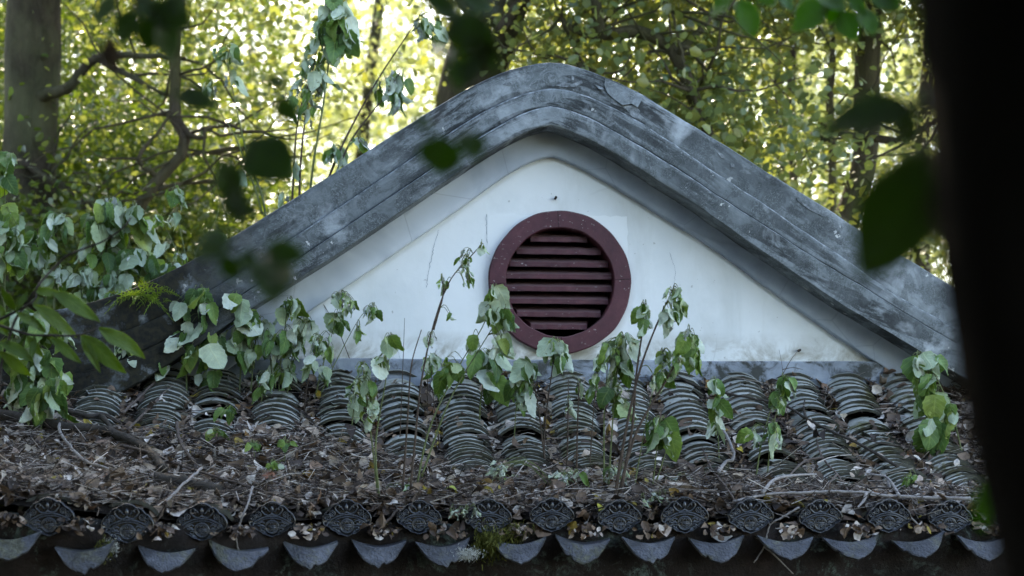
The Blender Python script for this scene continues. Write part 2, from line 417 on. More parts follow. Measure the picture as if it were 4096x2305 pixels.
# --- gable curves, traced at their own depth
def c2(x, y): return (1300 + x * .793, y * .793)
def c3(x, y): return (2600 + x * .793, y * .793)
def c6(x, y): return (2600 + x * .831, 1100 + y * .831)
L0 = [(-420, 1292), (-150, 1288), (52, 1276), (255, 1255), (365, 1228), (448, 1207), (510, 1183), (580, 1155), (658, 1118), (761, 1055), (928, 952), (1078, 852), (1237, 761)] + \
     [c2(*a) for a in [(200, 770), (400, 640), (600, 510), (800, 390), (900, 345), (1000, 322), (1130, 314), (1250, 322), (1400, 365), (1600, 460)]] + \
     [c3(*a) for a in [(0, 497), (250, 655), (560, 845), (1000, 1120), (1330, 1330)]] + [(3790, 1142), (3920, 1212), (4080, 1275), (4300, 1325), (4600, 1345)]
L1 = [(-420, 1450), (-150, 1440), (150, 1420), (320, 1396), (420, 1376), (531, 1341), (676, 1272), (860, 1158), (1007, 1067), (1174, 952)] + \
     [c2(*a) for a in [(0, 1090), (200, 965), (400, 830), (600, 690), (750, 580), (900, 500), (1000, 468), (1130, 450), (1250, 458), (1400, 505), (1600, 610)]] + \
     [c3(*a) for a in [(0, 650), (330, 880), (590, 1045), (860, 1220), (1050, 1345)]] + [c6(1100, 70), c6(1450, 260), (3950, 1388), (4150, 1455), (4600, 1490)]
L2 = [(-420, 1575), (-150, 1560), (200, 1540), (400, 1500), (552, 1441), (648, 1383), (900, 1222), (1150, 1070), (1269, 983)] + \
     [c2(*a) for a in [(0, 1210), (200, 1080), (400, 945), (600, 810), (800, 680), (900, 600), (1000, 555), (1140, 532), (1250, 548), (1400, 620), (1600, 735)]] + \
     [c3(*a) for a in [(0, 755), (180, 880), (400, 1020), (640, 1180), (800, 1290)]] + [c6(930, 0), c6(1250, 190), c6(1450, 330), (3960, 1465), (4200, 1545), (4600, 1590)]
L3 = [(430, 1600), (600, 1510), (740, 1420), (900, 1305), (1097, 1169)] + \
     [c2(*a) for a in [(0, 1330), (200, 1190), (400, 1055), (600, 925), (800, 785), (900, 720), (1000, 665), (1080, 640), (1145, 630), (1250, 655), (1400, 740), (1600, 850)]] + \
     [c3(*a) for a in [(0, 880), (200, 1010), (370, 1130), (560, 1260)]] + [c6(700, 0), c6(1000, 190), c6(1400, 425), (3900, 1540), (4050, 1640)]
L4 = [(700, 1640), (880, 1500), (1066, 1365), (1246, 1233), (1387, 1150)] + \
     [c2(*a) for a in [(300, 1310), (500, 1180), (700, 1040), (900, 890), (1000, 820), (1080, 795), (1150, 788), (1230, 805), (1400, 905), (1600, 1020)]] + \
     [c3(*a) for a in [(0, 1050), (190, 1165), (380, 1280)]] + [c6(490, 0), c6(830, 250), c6(1100, 420), (3640, 1540), (3760, 1630)]
QB = [.165, .188, .212, .045]          # how far each band stands in front of the wall
def half(curve, q, n):
    i = min(range(len(curve)), key=lambda k: curve[k][1])
    pz = [L(u, v, q) for u, v in curve]
    a = spline(pz[:i + 1], n); b = spline(pz[i:], n)
    def fair(c, apex_first):          # take the hand wobble out of the long slopes, keep the bend at the apex
        w = np.clip(np.arange(n) / 16.0, 0, 1)[:, None] * .5
        if not apex_first: w = w[::-1]
        for _ in range(70):
            d = np.zeros_like(c); d[1:-1] = (c[:-2] + c[2:]) / 2 - c[1:-1]; c = c + d * w * 2 * .5
        return c
    a = fair(a, False); b = fair(b, True)
    return np.concatenate([a, b[1:]])
NB = 70
curves = [half(L0, QB[0], NB), half(L1, QB[0], NB), half(L2, QB[1], NB), half(L3, QB[2], NB), half(L4, QB[3], NB)]
L3b = half(L3, QB[3], NB)

def wob(p, z, s, a):
    return a * (math.sin(p * s + z * s * .7) + .6 * math.sin(p * s * 2.3 + 1.7) + .5 * math.sin(z * s * 3.1 + p * 1.3))
def band(name, A, B, qf, qb, mat, label=None, edge=False):
    rows = 5
    v, f = [], []
    n = len(A)
    cols_ = []
    for i in range(n):
        ring = []
        a, b = A[i], B[i]
        d = b - a; ln = np.linalg.norm(d); d = d / ln
        ch = .0075
        prof = [(0, qb), (0, qf - ch), (ch * .35, qf - ch * .3), (ch, qf)]
        for k in range(1, rows): prof.append((ch + (ln - 2 * ch) * k / rows, qf))
        prof += [(ln - ch, qf), (ln - ch * .35, qf - ch * .3), (ln, qf - ch), (ln, qb)]
        for t, q in prof:
            p, z = a + d * t
            jq = wob(p, z, 9, .0012) + wob(p, z, 31, .0007)
            jt = wob(p * 1.3, z, 17, .0011)
            ring.append((p + jt, -(q + (jq if q > qb + 1e-6 else 0)), z + jt))
        cols_.append(ring)
    m = len(cols_[0])
    for r in cols_: v += r
    for i in range(n - 1):
        for k in range(m - 1):
            f.append((i * m + k, i * m + k + 1, (i + 1) * m + k + 1, (i + 1) * m + k))
        f.append((i * m + m - 1, i * m, (i + 1) * m, (i + 1) * m + m - 1))
    f.append(tuple(range(m))); f.append(tuple(range((n - 1) * m, n * m))[::-1])
    mi = [1 if (edge and q_[1] - q_[0] == 1 and (q_[0] % m) in (1, 2) and v[q_[0]][0] > -1.2) else 0 for q_ in f]
    uvs = [(i * .05, k * .02) for i in range(n) for k in range(m)]
    o = add(name, set_uv(mk_mesh(name, v, f, [mat, M['edge']], True, mi), uvs), hall)
    es = o.modifiers.new('split', 'EDGE_SPLIT'); es.split_angle = math.radians(38)
    if label: o['label'] = label
    return o
band('coping', curves[0], curves[1], QB[0], -.42, M['coping'], 'mottled grey top band of the gable coping')
band('moulding', curves[1], half(L2, QB[1], NB), QB[1], .0005, M['coping'], edge=True)
band('moulding', half(L2, QB[2], NB), curves[3], QB[2], .0010, M['coping'], edge=True)
band('inner_band', L3b, curves[4], QB[3], .0015, M['band'], 'pale painted band under the coping')

# peeling paint right of the apex
def flake(name, px, q, mat, lift=0.0):
    P = [L(u, v_, q) for u, v_ in px]
    n = len(P); cx = sum(p for p, z in P) / n; cz = sum(z for p, z in P) / n
    zmax = max(z for p, z in P); zmin = min(z for p, z in P)
    v = [(cx, -q - lift * .35, cz)] + [(p, -q - lift * ((zmax - z) / (zmax - zmin + 1e-6)) ** 2, z) for p, z in P] + [(p, -q + .004 - lift * ((zmax - z) / (zmax - zmin + 1e-6)) ** 2, z) for p, z in P]
    f = []
    for i in range(n):
        j = (i + 1) % n
        f += [(0, 1 + i, 1 + j), (1 + i, 1 + n + i, 1 + n + j, 1 + j)]
    add(name, mk_mesh(name, v, f, mat, False), hall)
flake('bare_patch', [c2(*a) for a in [(1425, 495), (1470, 505), (1510, 535), (1560, 530), (1590, 560), (1580, 600), (1550, 590), (1520, 550), (1460, 528), (1435, 515)]], QB[0] + .0035, M['edge'])
flake('paint_flake', [c2(*a) for a in [(1415, 395), (1470, 420), (1540, 455), (1600, 500), (1575, 545), (1545, 525), (1500, 533), (1455, 500), (1425, 470), (1408, 430)]], QB[0] + .0045, M['coping'], .012)
flake('bare_patch', [c2(*a) for a in [(1165, 430), (1210, 415), (1250, 425), (1295, 405), (1300, 420), (1255, 440), (1200, 440)]], QB[0] + .0035, M['edge'])
flake('bare_patch', [c2(*a) for a in [(895, 425), (930, 415), (950, 425), (925, 433)]], QB[0] + .0035, M['edge'])
flake('bare_patch', [c2(*a) for a in [(1245, 385), (1258, 388), (1256, 405), (1244, 402)]], QB[0] + .0035, M['edge'])
flake('paint_flake', [c2(*a) for a in [(1365, 430), (1400, 440), (1405, 455), (1380, 450)]], QB[0] + .0045, M['edge'], .008)
flake('bare_patch', [c3(*a) for a in [(340, 770), (365, 775), (378, 795), (360, 797)]], QB[0] + .0035, M['edge'])
flake('bare_patch', [c3(*a) for a in [(405, 825), (425, 828), (428, 845), (410, 845)]], QB[0] + .0035, M['edge'])
flake('bare_patch', [c3(*a) for a in [(740, 1000), (790, 1035), (880, 1085), (875, 1095), (800, 1055), (745, 1015)]], QB[0] + .0035, M['edge'])

# main roof running back from the gable
R0 = curves[0]
mr = MB()
v = []
for (p, z) in R0: v += [(p, .40, z - .05), (p, 5.5, z - .05), (p, 5.5, z - .20), (p, .40, z - .20)]
f = []
for i in range(len(R0) - 1):
    for k in range(4): f.append((i * 4 + k, i * 4 + (k + 1) % 4, (i + 1) * 4 + (k + 1) % 4, (i + 1) * 4 + k))
f += [(0, 1, 2, 3), tuple(len(v) - 4 + k for k in (3, 2, 1, 0))]
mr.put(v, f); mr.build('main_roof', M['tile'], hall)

# --- gable wall: fills everything under the inner band, with a round opening
VC = L(2237, 1132, 0); VR = 286 / FPX * 9.1; VRI = 217 / FPX * 9.1
ZS = L(2237, 1440, .0)[1]             # top of the sill
hole_n = 72
outer = []
c34 = half([(u, v - 30) for u, v in L4], 0, NB)
poly_out = [(p, z) for p, z in c34 if z > ZS - .25]
poly_out = [(poly_out[0][0], ZS - .25)] + poly_out + [(poly_out[-1][0], ZS - .25)]
# radial mesh from the opening to the outline
def ray_poly(c, ang, poly):
    dx, dz = math.cos(ang), math.sin(ang); best = None
    m = len(poly)
    for i in range(m):
        (x1, z1), (x2, z2) = poly[i], poly[(i + 1) % m]
        ex, ez = x2 - x1, z2 - z1
        den = dx * ez - dz * ex
        if abs(den) < 1e-12: continue
        t = ((x1 - c[0]) * ez - (z1 - c[1]) * ex) / den
        s_ = ((x1 - c[0]) * dz - (z1 - c[1]) * dx) / den
        if t > 0 and -1e-9 <= s_ <= 1 + 1e-9: best = t if best is None else min(best, t)
    return best
angs = sorted(set([2 * math.pi * i / hole_n for i in range(hole_n)] + [math.atan2(z - VC[1], p - VC[0]) % (2 * math.pi) for p, z in poly_out]))
v, f = [], []
RI = VRI + .02
for a in angs:
    t = ray_poly(VC, a, poly_out)
    for k, (r, y) in enumerate([(RI, .22), (RI, 0), (RI + (t - RI) * .33, 0), (RI + (t - RI) * .66, 0), (t, 0)]):
        v.append((VC[0] + math.cos(a) * r, y, VC[1] + math.sin(a) * r))
n = len(angs)
for i in range(n):
    j = (i + 1) % n
    for k in range(4): f.append((i * 5 + k, j * 5 + k, j * 5 + k + 1, i * 5 + k + 1))
o = add('gable_wall', mk_mesh('gable_wall', v, f, M['wall'], False), hall)
o['label'] = 'white limewashed gable wall'
# newer plaster patch round the vent
x0, z1 = L(1949, 858, 0); x1, z0 = L(2510, 1080, 0)
pts = []
N_ = 24
for i in range(N_): pts.append((x0 + (x1 - x0) * i / N_, z1 + random.uniform(-.004, .004)))
for i in range(10): pts.append((x1 + random.uniform(-.004, .004), z1 + (z0 - z1) * i / 10))
pts.append((x1, z0)); pts.append((VC[0] + .10, VC[1] - .1)); pts.append((VC[0] - .1, VC[1] - .1)); pts.append((x0 + .02, z0 + .03))
for i in range(1, 8): pts.append((x0 + random.uniform(-.004, .004), z0 + .03 + (z1 - z0 - .03) * i / 8))
ring = [p for p in pts]
pv = [(p, -.0025, z) for p, z in ring] + [(p, .001, z) for p, z in ring]
npt = len(ring)
# only the part outside the opening: quads from the ring of the opening to the outline
pa = [math.atan2(z - VC[1], p - VC[0]) for p, z in ring]
pv, pf = [], []
keep = [(p, z) for p, z in ring if math.hypot(p - VC[0], z - VC[1]) > VRI + .03]
for p, z in keep:
    a = math.atan2(z - VC[1], p - VC[0])
    pv += [(VC[0] + math.cos(a) * (VRI + .025), -.003, VC[1] + math.sin(a) * (VRI + .025)), (p, -.003, z), (p, .001, z)]
ka = [math.atan2(z - VC[1], p - VC[0]) for p, z in keep]
for i in range(len(keep)):
    j = (i + 1) % len(keep)
    da = (ka[i] - ka[j]) % (2 * math.pi)
    if da < .6: pf += [(i * 3, j * 3, j * 3 + 1, i * 3 + 1), (i * 3 + 1, j * 3 + 1, j * 3 + 2, i * 3 + 2)]
add('plaster_patch', mk_mesh('plaster_patch', pv, pf, M['patch'], False), hall)
# nails in the wall
for (u, v_) in ((2221, 795), (3194, 1404)):
    p, z = L(u, v_, 0); b = MB(); b.tube([(p, .01, z), (p, -.03, z + .002)], .006, 8); b.build('iron_nail', M['wood_dark'], hall)

# --- round vent
fr = MB()
n = 96
prof = [(VRI, .16), (VRI, -.034), (VRI + .004, -.038), (VR - .005, -.038), (VR, -.033), (VR, .004)]
v, f = [], []
for i in range(n):
    a = 2 * math.pi * i / n
    w = .0012 * math.sin(a * 7) + .0008 * math.sin(a * 17 + 1)
    for r, y in prof: v.append((VC[0] + math.cos(a) * (r + w), y, VC[1] + math.sin(a) * (r + w)))
m = len(prof)
for i in range(n):
    j = (i + 1) % n
    for k in range(m - 1): f.append((i * m + k, i * m + k + 1, j * m + k + 1, j * m + k))
vent = add('vent_frame', mk_mesh('vent_frame', v, f, M['maroon'], True), hall)
vent.modifiers.new('split', 'EDGE_SPLIT').split_angle = math.radians(35)
vent['label'] = 'dark maroon round vent frame with flaking paint'
for i, yc in enumerate((352, 464, 576, 683, 794, 906, 1022, 1133)):
    zf = L(2237, 800 + yc * .448, -.005)[1]
    hh = .0105
    def hw(z):
        d = VRI ** 2 - (z - VC[1]) ** 2; return math.sqrt(max(d, 1e-6)) - .0012
    b = MB()
    nseg = 14
    sec = [(.012, -hh), (.012, hh), (.026, hh + .009), (.150, hh + .044), (.150, hh + .026), (.030, -hh)]
    vv, ff = [], []
    for k in range(nseg + 1):
        for (y, dz) in sec:
            w_ = min(hw(zf - hh), hw(zf + hh)) if y < .03 else min(hw(zf + hh), hw(min(zf + dz, VC[1] + VRI * .97)))
            x = -w_ + 2 * w_ * k / nseg
            j_ = .0009 * math.sin(k * 2.1 + i * 1.7)
            vv.append((VC[0] + x, y + j_, zf + dz + (.0008 * math.sin(k * 1.3 + i) if y < .03 else 0)))
    c_ = len(sec)
    for k in range(nseg):
        for s_ in range(c_): ff.append((k * c_ + s_, k * c_ + (s_ + 1) % c_, (k + 1) * c_ + (s_ + 1) % c_, (k + 1) * c_ + s_))
    ff += [tuple(range(c_))[::-1], tuple(range(nseg * c_, nseg * c_ + c_))]
    b.put(vv, ff); b.build('slat', M['maroon'], vent, False)
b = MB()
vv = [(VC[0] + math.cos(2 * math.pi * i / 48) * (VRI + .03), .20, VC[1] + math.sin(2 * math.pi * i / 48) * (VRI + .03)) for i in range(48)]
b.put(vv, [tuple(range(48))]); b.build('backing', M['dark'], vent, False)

for a_ in (math.radians(3), math.radians(182), math.radians(92), math.radians(271)):
    b = MB(); c_, s_ = math.cos(a_), math.sin(a_); nrm = (-s_ * .0011, c_ * .0011)
    vv = [(VC[0] + c_ * r_ + k * nrm[0], -.0386, VC[1] + s_ * r_ + k * nrm[1]) for r_ in (VRI + .003, VR - .004) for k in (-1, 1)]
    b.put(vv, [(0, 1, 3, 2)]); b.build('joint', M['dark'], vent, False)
# hairline cracks in the plaster
def crack(px, w=.0011):
    P = [L(u, v_, .001) for u, v_ in px]; P = spline(P, len(P) * 8); r = random.Random(int(px[0][0]))
    v, f = [], []
    for i, (p, z) in enumerate(P):
        j_ = r.gauss(0, .0018); ww = w * r.uniform(.4, 1.2)
        v += [(p + j_ - ww, -.0015, z), (p + j_ + ww, -.0015, z)]
    for i in range(len(P) - 1): f.append((2 * i, 2 * i + 1, 2 * i + 3, 2 * i + 2))
    add('crack', mk_mesh('crack', v, f, M['sill'], False), hall)
crack([c2(575, 1160), c2(555, 1220), c2(540, 1290), c2(525, 1360), c2(512, 1450)])
crack([c2(815, 1080), c2(815, 1160), c2(825, 1300)], .0008)
crack([(1560, 1330), (1590, 1400), (1600, 1436)], .0008)
crack([(2680, 1010), (2700, 1090), (2690, 1180)], .0006)
crack([(1950, 1395), (2050, 1405), (2150, 1400), (2280, 1412), (2420, 1404), (2560, 1410)], .0010)

# --- sill under the gable
sv, sf = [], []
ns = 60
for i in range(ns + 1):
    p = -2.1 + 4.6 * i / ns
    top = ZS + wob(p, 0, 6, .0015)
    for (y, z) in ((.05, top), (-.030 + wob(p, 1, 13, .002), top - .002), (-.036 + wob(p, 1, 13, .002), top - .008), (-.040 + wob(p, 2, 11, .003), top - .13), (.05, top - .16)):
        sv.append((p, y, z))
for i in range(ns):
    for k in range(4): sf.append((i * 5 + k, i * 5 + k + 1, (i + 1) * 5 + k + 1, (i + 1) * 5 + k))
add('sill_band', mk_mesh('sill_band', sv, sf, M['sill'], False), hall)['label'] = 'grey cement sill where the tiles meet the wall'

# --- skirt roof surface
def q_e(p): return 1.50 + .40 * smooth01((-p - .75) / 1.3)
def prof_z(t):      # t 0 at the wall, 1 at the eave
    q = 1.5 * t
    return ZC + .505 - .70 * q + .19 * q * q
def slope(p, t):
    q = 1.5 * t
    return math.atan2((.70 - .38 * q) * 1.5 / q_e(p), 1.0)
def lift(p): return .05 * smooth01((-p - 1.5) / .8)
def roof_z(p, q):
    t = q / q_e(p); return prof_z(t) + lift(p) * t * t
def nz2(x, y):
    return (math.sin(x * 5.1 + 1.3 * math.sin(y * 3.7)) + math.sin(y * 6.3 + 1.1 * math.sin(x * 4.9 + 2)) + .6 * math.sin(x * 13 + y * 11) + .5 * math.sin(x * 23 - y * 19 + 1)) / 3.1
ANTE_U = [-115, 194, 509, 808, 1088, 1387, 1676, 1953, 2207, 2477, 2738, 3002, 3280, 3555, 3800, 4062]
ANTE_V = [2066, 2070, 2097, 2091, 2080, 2075, 2072, 2070, 2062, 2070, 2064, 2066, 2068, 2066, 2071, 2070]
cols_p = []
for u in ANTE_U:
    q = 1.5
    for _ in range(12): q = q_e(L(u, 2070, q)[0])
    cols_p.append(L(u, 2070, q)[0])
pitch = np.diff(cols_p)
def col_dist(p): return min(abs(p - c) for c in cols_p)
def fill(p, t):
    """depth of the leaf litter over the roof boards"""
    a = .48 - .30 * smooth01((-p - .35) / .9) + .15 * smooth01((p - .3) / .9)
    k = smooth01((t - a - .04 * nz2(p * 1.4, 5)) / .30)
    h = .016 + .058 * k + .016 * nz2(p, t * 1.6) * (.4 + .6 * k)
    h -= .045 * smooth01((t - .93) / .07)
    return max(.004, h)
# roof boards and pan tile troughs
bv, bf = [], []
NP, NQ = 260, 44
ps = np.linspace(cols_p[0] - .3, cols_p[-1] + .35, NP)
for p in ps:
    d = col_dist(p)
    for j in range(NQ + 1):
        t = j / NQ * 1.0
        q = t * q_e(p)
        bv.append((p, -q, roof_z(p, q) - .012 - .02 * smooth01((d - .05) / .08)))
for i in range(NP - 1):
    for j in range(NQ): bf.append((i * (NQ + 1) + j, i * (NQ + 1) + j + 1, (i + 1) * (NQ + 1) + j + 1, (i + 1) * (NQ + 1) + j))
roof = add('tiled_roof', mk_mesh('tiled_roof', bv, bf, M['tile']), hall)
roof['label'] = 'skirt roof of grey clay tiles half buried in litter'
roof_p = roof

# cover tiles
def tile_mesh(k, broken=False):
    r = random.Random(k)
    wdt, sag, th, ln = .108, .053, .0125, .135
    R = (wdt ** 2 + sag ** 2) / (2 * sag); A = math.asin(wdt / R)
    n = 9
    v, f = [], []
    fr_ = [r.uniform(-.003, .003) + (r.uniform(.0, .014) if r.random() < .12 else 0) for _ in range(n + 1)]
    if broken:
        cut = r.choice([2, 3, 6, 7])
        for i in range(n + 1):
            if (i > cut) == (cut > 4): fr_[i] += .05 + r.uniform(-.01, .02)
    for i in range(n + 1):
        a = -A + 2 * A * i / n
        s_, c_ = math.sin(a), math.cos(a)
        y0 = fr_[i] - .012 * c_ * 0
        for (y, dz) in ((y0, 0), (ln, -.043)):
            for rr in (R, R - th):
                v.append((s_ * rr, y, c_ * rr - R + sag + dz))
    for i in range(n):
        b, e = i * 4, (i + 1) * 4
        f += [(b, e, e + 2, b + 2), (b + 1, b + 3, e + 3, e + 1), (b, b + 1, e + 1, e), (b + 2, e + 2, e + 3, b + 3)]
    f += [(0, 2, 3, 1), (n * 4, n * 4 + 1, n * 4 + 3, n * 4 + 2)]
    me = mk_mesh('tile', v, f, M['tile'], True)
    bpy.context.view_layer.update()
    return me
def sharp(me, ang=35):
    me.set_sharp_from_angle(angle=math.radians(ang)); return me
TM = [sharp(tile_mesh(k)) for k in range(7)]
TB = [sharp(tile_mesh(50 + k, True)) for k in range(4)]
tiles = []
for ci, cp in enumerate(cols_p):
    r = random.Random(900 + ci)
    arc = 0.0
    t = .012
    drift = 0.0
    skew = r.uniform(-.012, .012); cs = r.uniform(.86, 1.12)
    while t < .985:
        th = slope(cp, t); q = t * q_e(cp)
        step = r.uniform(.032, .048) * cs
        if r.random() < .08: step *= r.uniform(1.5, 2.8)
        drift = drift * .92 + r.uniform(-.005, .005)
        lat = cp + drift + skew * (1 - t) + .008 * math.sin(t * 5 + ci)
        h = .016 + r.uniform(-.003, .004)
        odd = r.random() < .05
        rot = Matrix.Rotation(r.gauss(0, .035) + (r.choice([-1, 1]) * r.uniform(.1, .3) if odd else 0), 4, 'Z') @ Matrix.Rotation(r.gauss(0, .03), 4, 'Y') @ Matrix.Rotation(r.gauss(0, .015), 4, 'X')
        T = Vector((0, math.cos(th), math.sin(th))); N = Vector((0, -math.sin(th), math.cos(th)))
        base = Vector((lat, -q, roof_z(cp, q))) + N * h
        fm = Matrix(((1, T.x, N.x, base.x), (0, T.y, N.y, base.y), (0, T.z, N.z, base.z), (0, 0, 0, 1)))
        sc = r.uniform(.95, 1.05)
        mw = fm @ rot @ Matrix.Diagonal((sc, 1, sc, 1))
        me = r.choice(TB) if r.random() < .13 else r.choice(TM)
        bury = fill(cp, t)
        wpt = to_world(lat, q, base.z + .05)
        uu = 2048 + FPX * wpt.x / wpt.y
        vis = (.085 - bury) * (1 if -60 < uu < 3900 else 0)
        tiles.append((vis, me, mw, bury))
        t += step * math.cos(th) / q_e(cp)
tiles.sort(key=lambda a: -a[0])
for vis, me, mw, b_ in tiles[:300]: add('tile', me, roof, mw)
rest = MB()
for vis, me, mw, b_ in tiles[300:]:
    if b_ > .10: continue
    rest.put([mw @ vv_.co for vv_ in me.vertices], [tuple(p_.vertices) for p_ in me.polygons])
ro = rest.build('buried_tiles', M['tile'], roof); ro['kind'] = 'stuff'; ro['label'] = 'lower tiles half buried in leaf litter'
sharp(ro.data)

# --- eave end tiles with moulded relief
HALF = [(0, .394), (.055, .388), (.117, .362), (.155, .335), (.18, .312), (.235, .305), (.29, .270), (.325, .225), (.35, .19), (.40, .16), (.44, .118), (.484, .047), (.5, -.03),
        (.482, -.095), (.44, -.13), (.39, -.15), (.35, -.178), (.325, -.215), (.28, -.240), (.235, -.258), (.21, -.285), (.175, -.312), (.11, -.325), (.06, -.345), (.0, -.365)]
OUTL = HALF + [(-x, y) for x, y in HALF[-2:0:-1]]
OUTL = [tuple(a) for a in spline([(x, y) for x, y in OUTL] + [OUTL[0]], 97)[:-1]]
AW = .182
def plaque():
    b = MB(); n = len(OUTL)
    v = []
    for (s_, y) in ((.86, .022), (1.0, .022), (1.0, -.004), (.985, -.009), (.955, -.010), (.93, -.006), (.91, -.0015), (.5, -.0005)):
        for x, z in OUTL: v.append((x * s_ * AW, y, z * s_ * AW))
    f = []
    for k in range(7):
        for i in range(n):
            j = (i + 1) % n
            f.append((k * n + i, k * n + j, (k + 1) * n + j, (k + 1) * n + i))
    f.append(tuple(range(7 * n, 8 * n))); f.append(tuple(range(n))[::-1])
    b.put(v, f)
    return mk_mesh('end_plaque', b.v, b.f, M['antefix'], True)
def relief():
    b = MB()
    def tb(pts, r=.0115, n=6, mir=True, ns=None, closed=False):
        for sgn in ((1, -1) if mir else (1,)):
            q = [(sgn * x * AW, -.0040, z * AW) for x, z in (pts if len(pts) < 3 else [tuple(a) for a in spline(pts, ns or len(pts) * 4)])]
            b.tube(q, r * AW * 1.5, n)
    tb([(-.41, -.075), (-.30, -.005), (-.16, .055), (0, .078), (.16, .055), (.30, -.005), (.41, -.075)], .013, 6, False)
    tb([(-.36, -.095), (-.27, -.04), (-.15, .015), (0, .036), (.15, .015), (.27, -.04), (.36, -.095)], .010, 6, False)
    circ = lambda cx, cy, r, n=20: [(cx + math.cos(2 * math.pi * i / n) * r, cy + math.sin(2 * math.pi * i / n) * r) for i in range(n + 1)]
    tb(circ(0, -.145, .135), .011, 6, False, 40)
    tb(circ(0, -.145, .112), .005, 5, False, 40)
    for z in (-.128, -.163): tb([(-.10, z), (.10, z)], .010, 6, False)
    tb([(0, -.04), (0, -.085)], .009, 6, False)
    tb([(.085, -.10), (.08, -.07), (.05, -.05), (.035, -.07), (.04, -.10)], .008)
    tb([(.085, -.19), (.08, -.22), (.05, -.235), (.02, -.225), (.015, -.20), (.04, -.195), (.05, -.212)], .008)
    # fruit and leaf scrolls on either side
    tb([(.155, -.07), (.20, -.045), (.245, -.06), (.25, -.095), (.21, -.11), (.19, -.09)], .011)
    tb([(.16, -.14), (.20, -.125), (.25, -.135), (.29, -.12)], .014)
    tb([(.15, -.20), (.175, -.17), (.22, -.175), (.235, -.205), (.20, -.235), (.17, -.225)], .010)
    tb([(.26, -.07), (.30, -.085), (.315, -.115)], .010)
    # bat
    tb([(.012, .13), (.06, .098), (.13, .105), (.185, .15), (.222, .205), (.205, .262), (.160, .275), (.132, .245), (.15, .215)], .012)
    tb([(.05, .17), (.085, .205), (.11, .25)], .009)
    tb([(-.085, .325), (-.06, .35), (-.02, .345), (0, .358), (.02, .345), (.06, .35), (.085, .325)], .010, 6, False)
    tb([(0, .11), (0, .15)], .012, 6, False); tb([(.02, .105), (.012, .14)], .008)
    hv, hf = [], []
    for i in range(7):
        la = math.pi * i / 6
        for k in range(10):
            lo = 2 * math.pi * k / 10
            hv.append((math.sin(la) * math.cos(lo) * .042 * AW, -.003 - math.sin(la) * math.sin(lo) * .045 * AW, (.225 + math.cos(la) * .075) * AW))
    for i in range(6):
        for k in range(10): hf.append((i * 10 + k, i * 10 + (k + 1) % 10, (i + 1) * 10 + (k + 1) % 10, (i + 1) * 10 + k))
    b.put(hv, hf)
    # coins
    for cx, cz in ((.285, .115), (.385, .045)):
        tb(circ(cx, cz, .055, 16), .008, 5, True, 30)
        d = .040
        tb([(cx, cz + d), (cx + .012, cz + .012), (cx + d, cz)], .005, 4); tb([(cx + d, cz), (cx + .012, cz - .012), (cx, cz - d)], .005, 4)
        tb([(cx, cz - d), (cx - .012, cz - .012), (cx - d, cz)], .005, 4); tb([(cx - d, cz), (cx - .012, cz + .012), (cx, cz + d)], .005, 4)
    return mk_mesh('relief', b.v, b.f, M['relief'], True)
PLAQ, REL = plaque(), relief()
for i, cp in enumerate(cols_p):
    r = random.Random(i)
    q = q_e(cp) + .035
    p, z = L(ANTE_U[i], ANTE_V[i], q)
    mw = Matrix.Translation((p, -q, z)) @ Matrix.Rotation(r.gauss(0, .03) + (.10 if i < 3 else 0) * (-1), 4, 'Y') @ Matrix.Rotation(math.radians(5) + r.gauss(0, .03), 4, 'X') @ Matrix.Rotation(r.gauss(0, .03), 4, 'Z')
    sc = r.uniform(.95, 1.05); mw = mw @ Matrix.Diagonal((sc, 1, sc, 1))
    e = add('eave_end_tile', PLAQ, hall, mw)
    add('relief', REL, e)
    # its barrel running back into the roof
    bb = MB(); n = 10; vv, ff = [], []
    for k in range(n + 1):
        a = -1.25 + 2.5 * k / n
        for y in (.02, .16):
            for rr in (.088, .074): vv.append((math.sin(a) * rr, y, math.cos(a) * rr - .052 + y * .12))
    for k in range(n):
        b_, e_ = k * 4, (k + 1) * 4
        ff += [(b_, e_, e_ + 2, b_ + 2), (b_ + 1, b_ + 3, e_ + 3, e_ + 1), (b_, b_ + 1, e_ + 1, e_), (b_ + 2, e_ + 2, e_ + 3, b_ + 3)]
    bb.put(vv, ff); bb.build('barrel', M['antefix'], e)

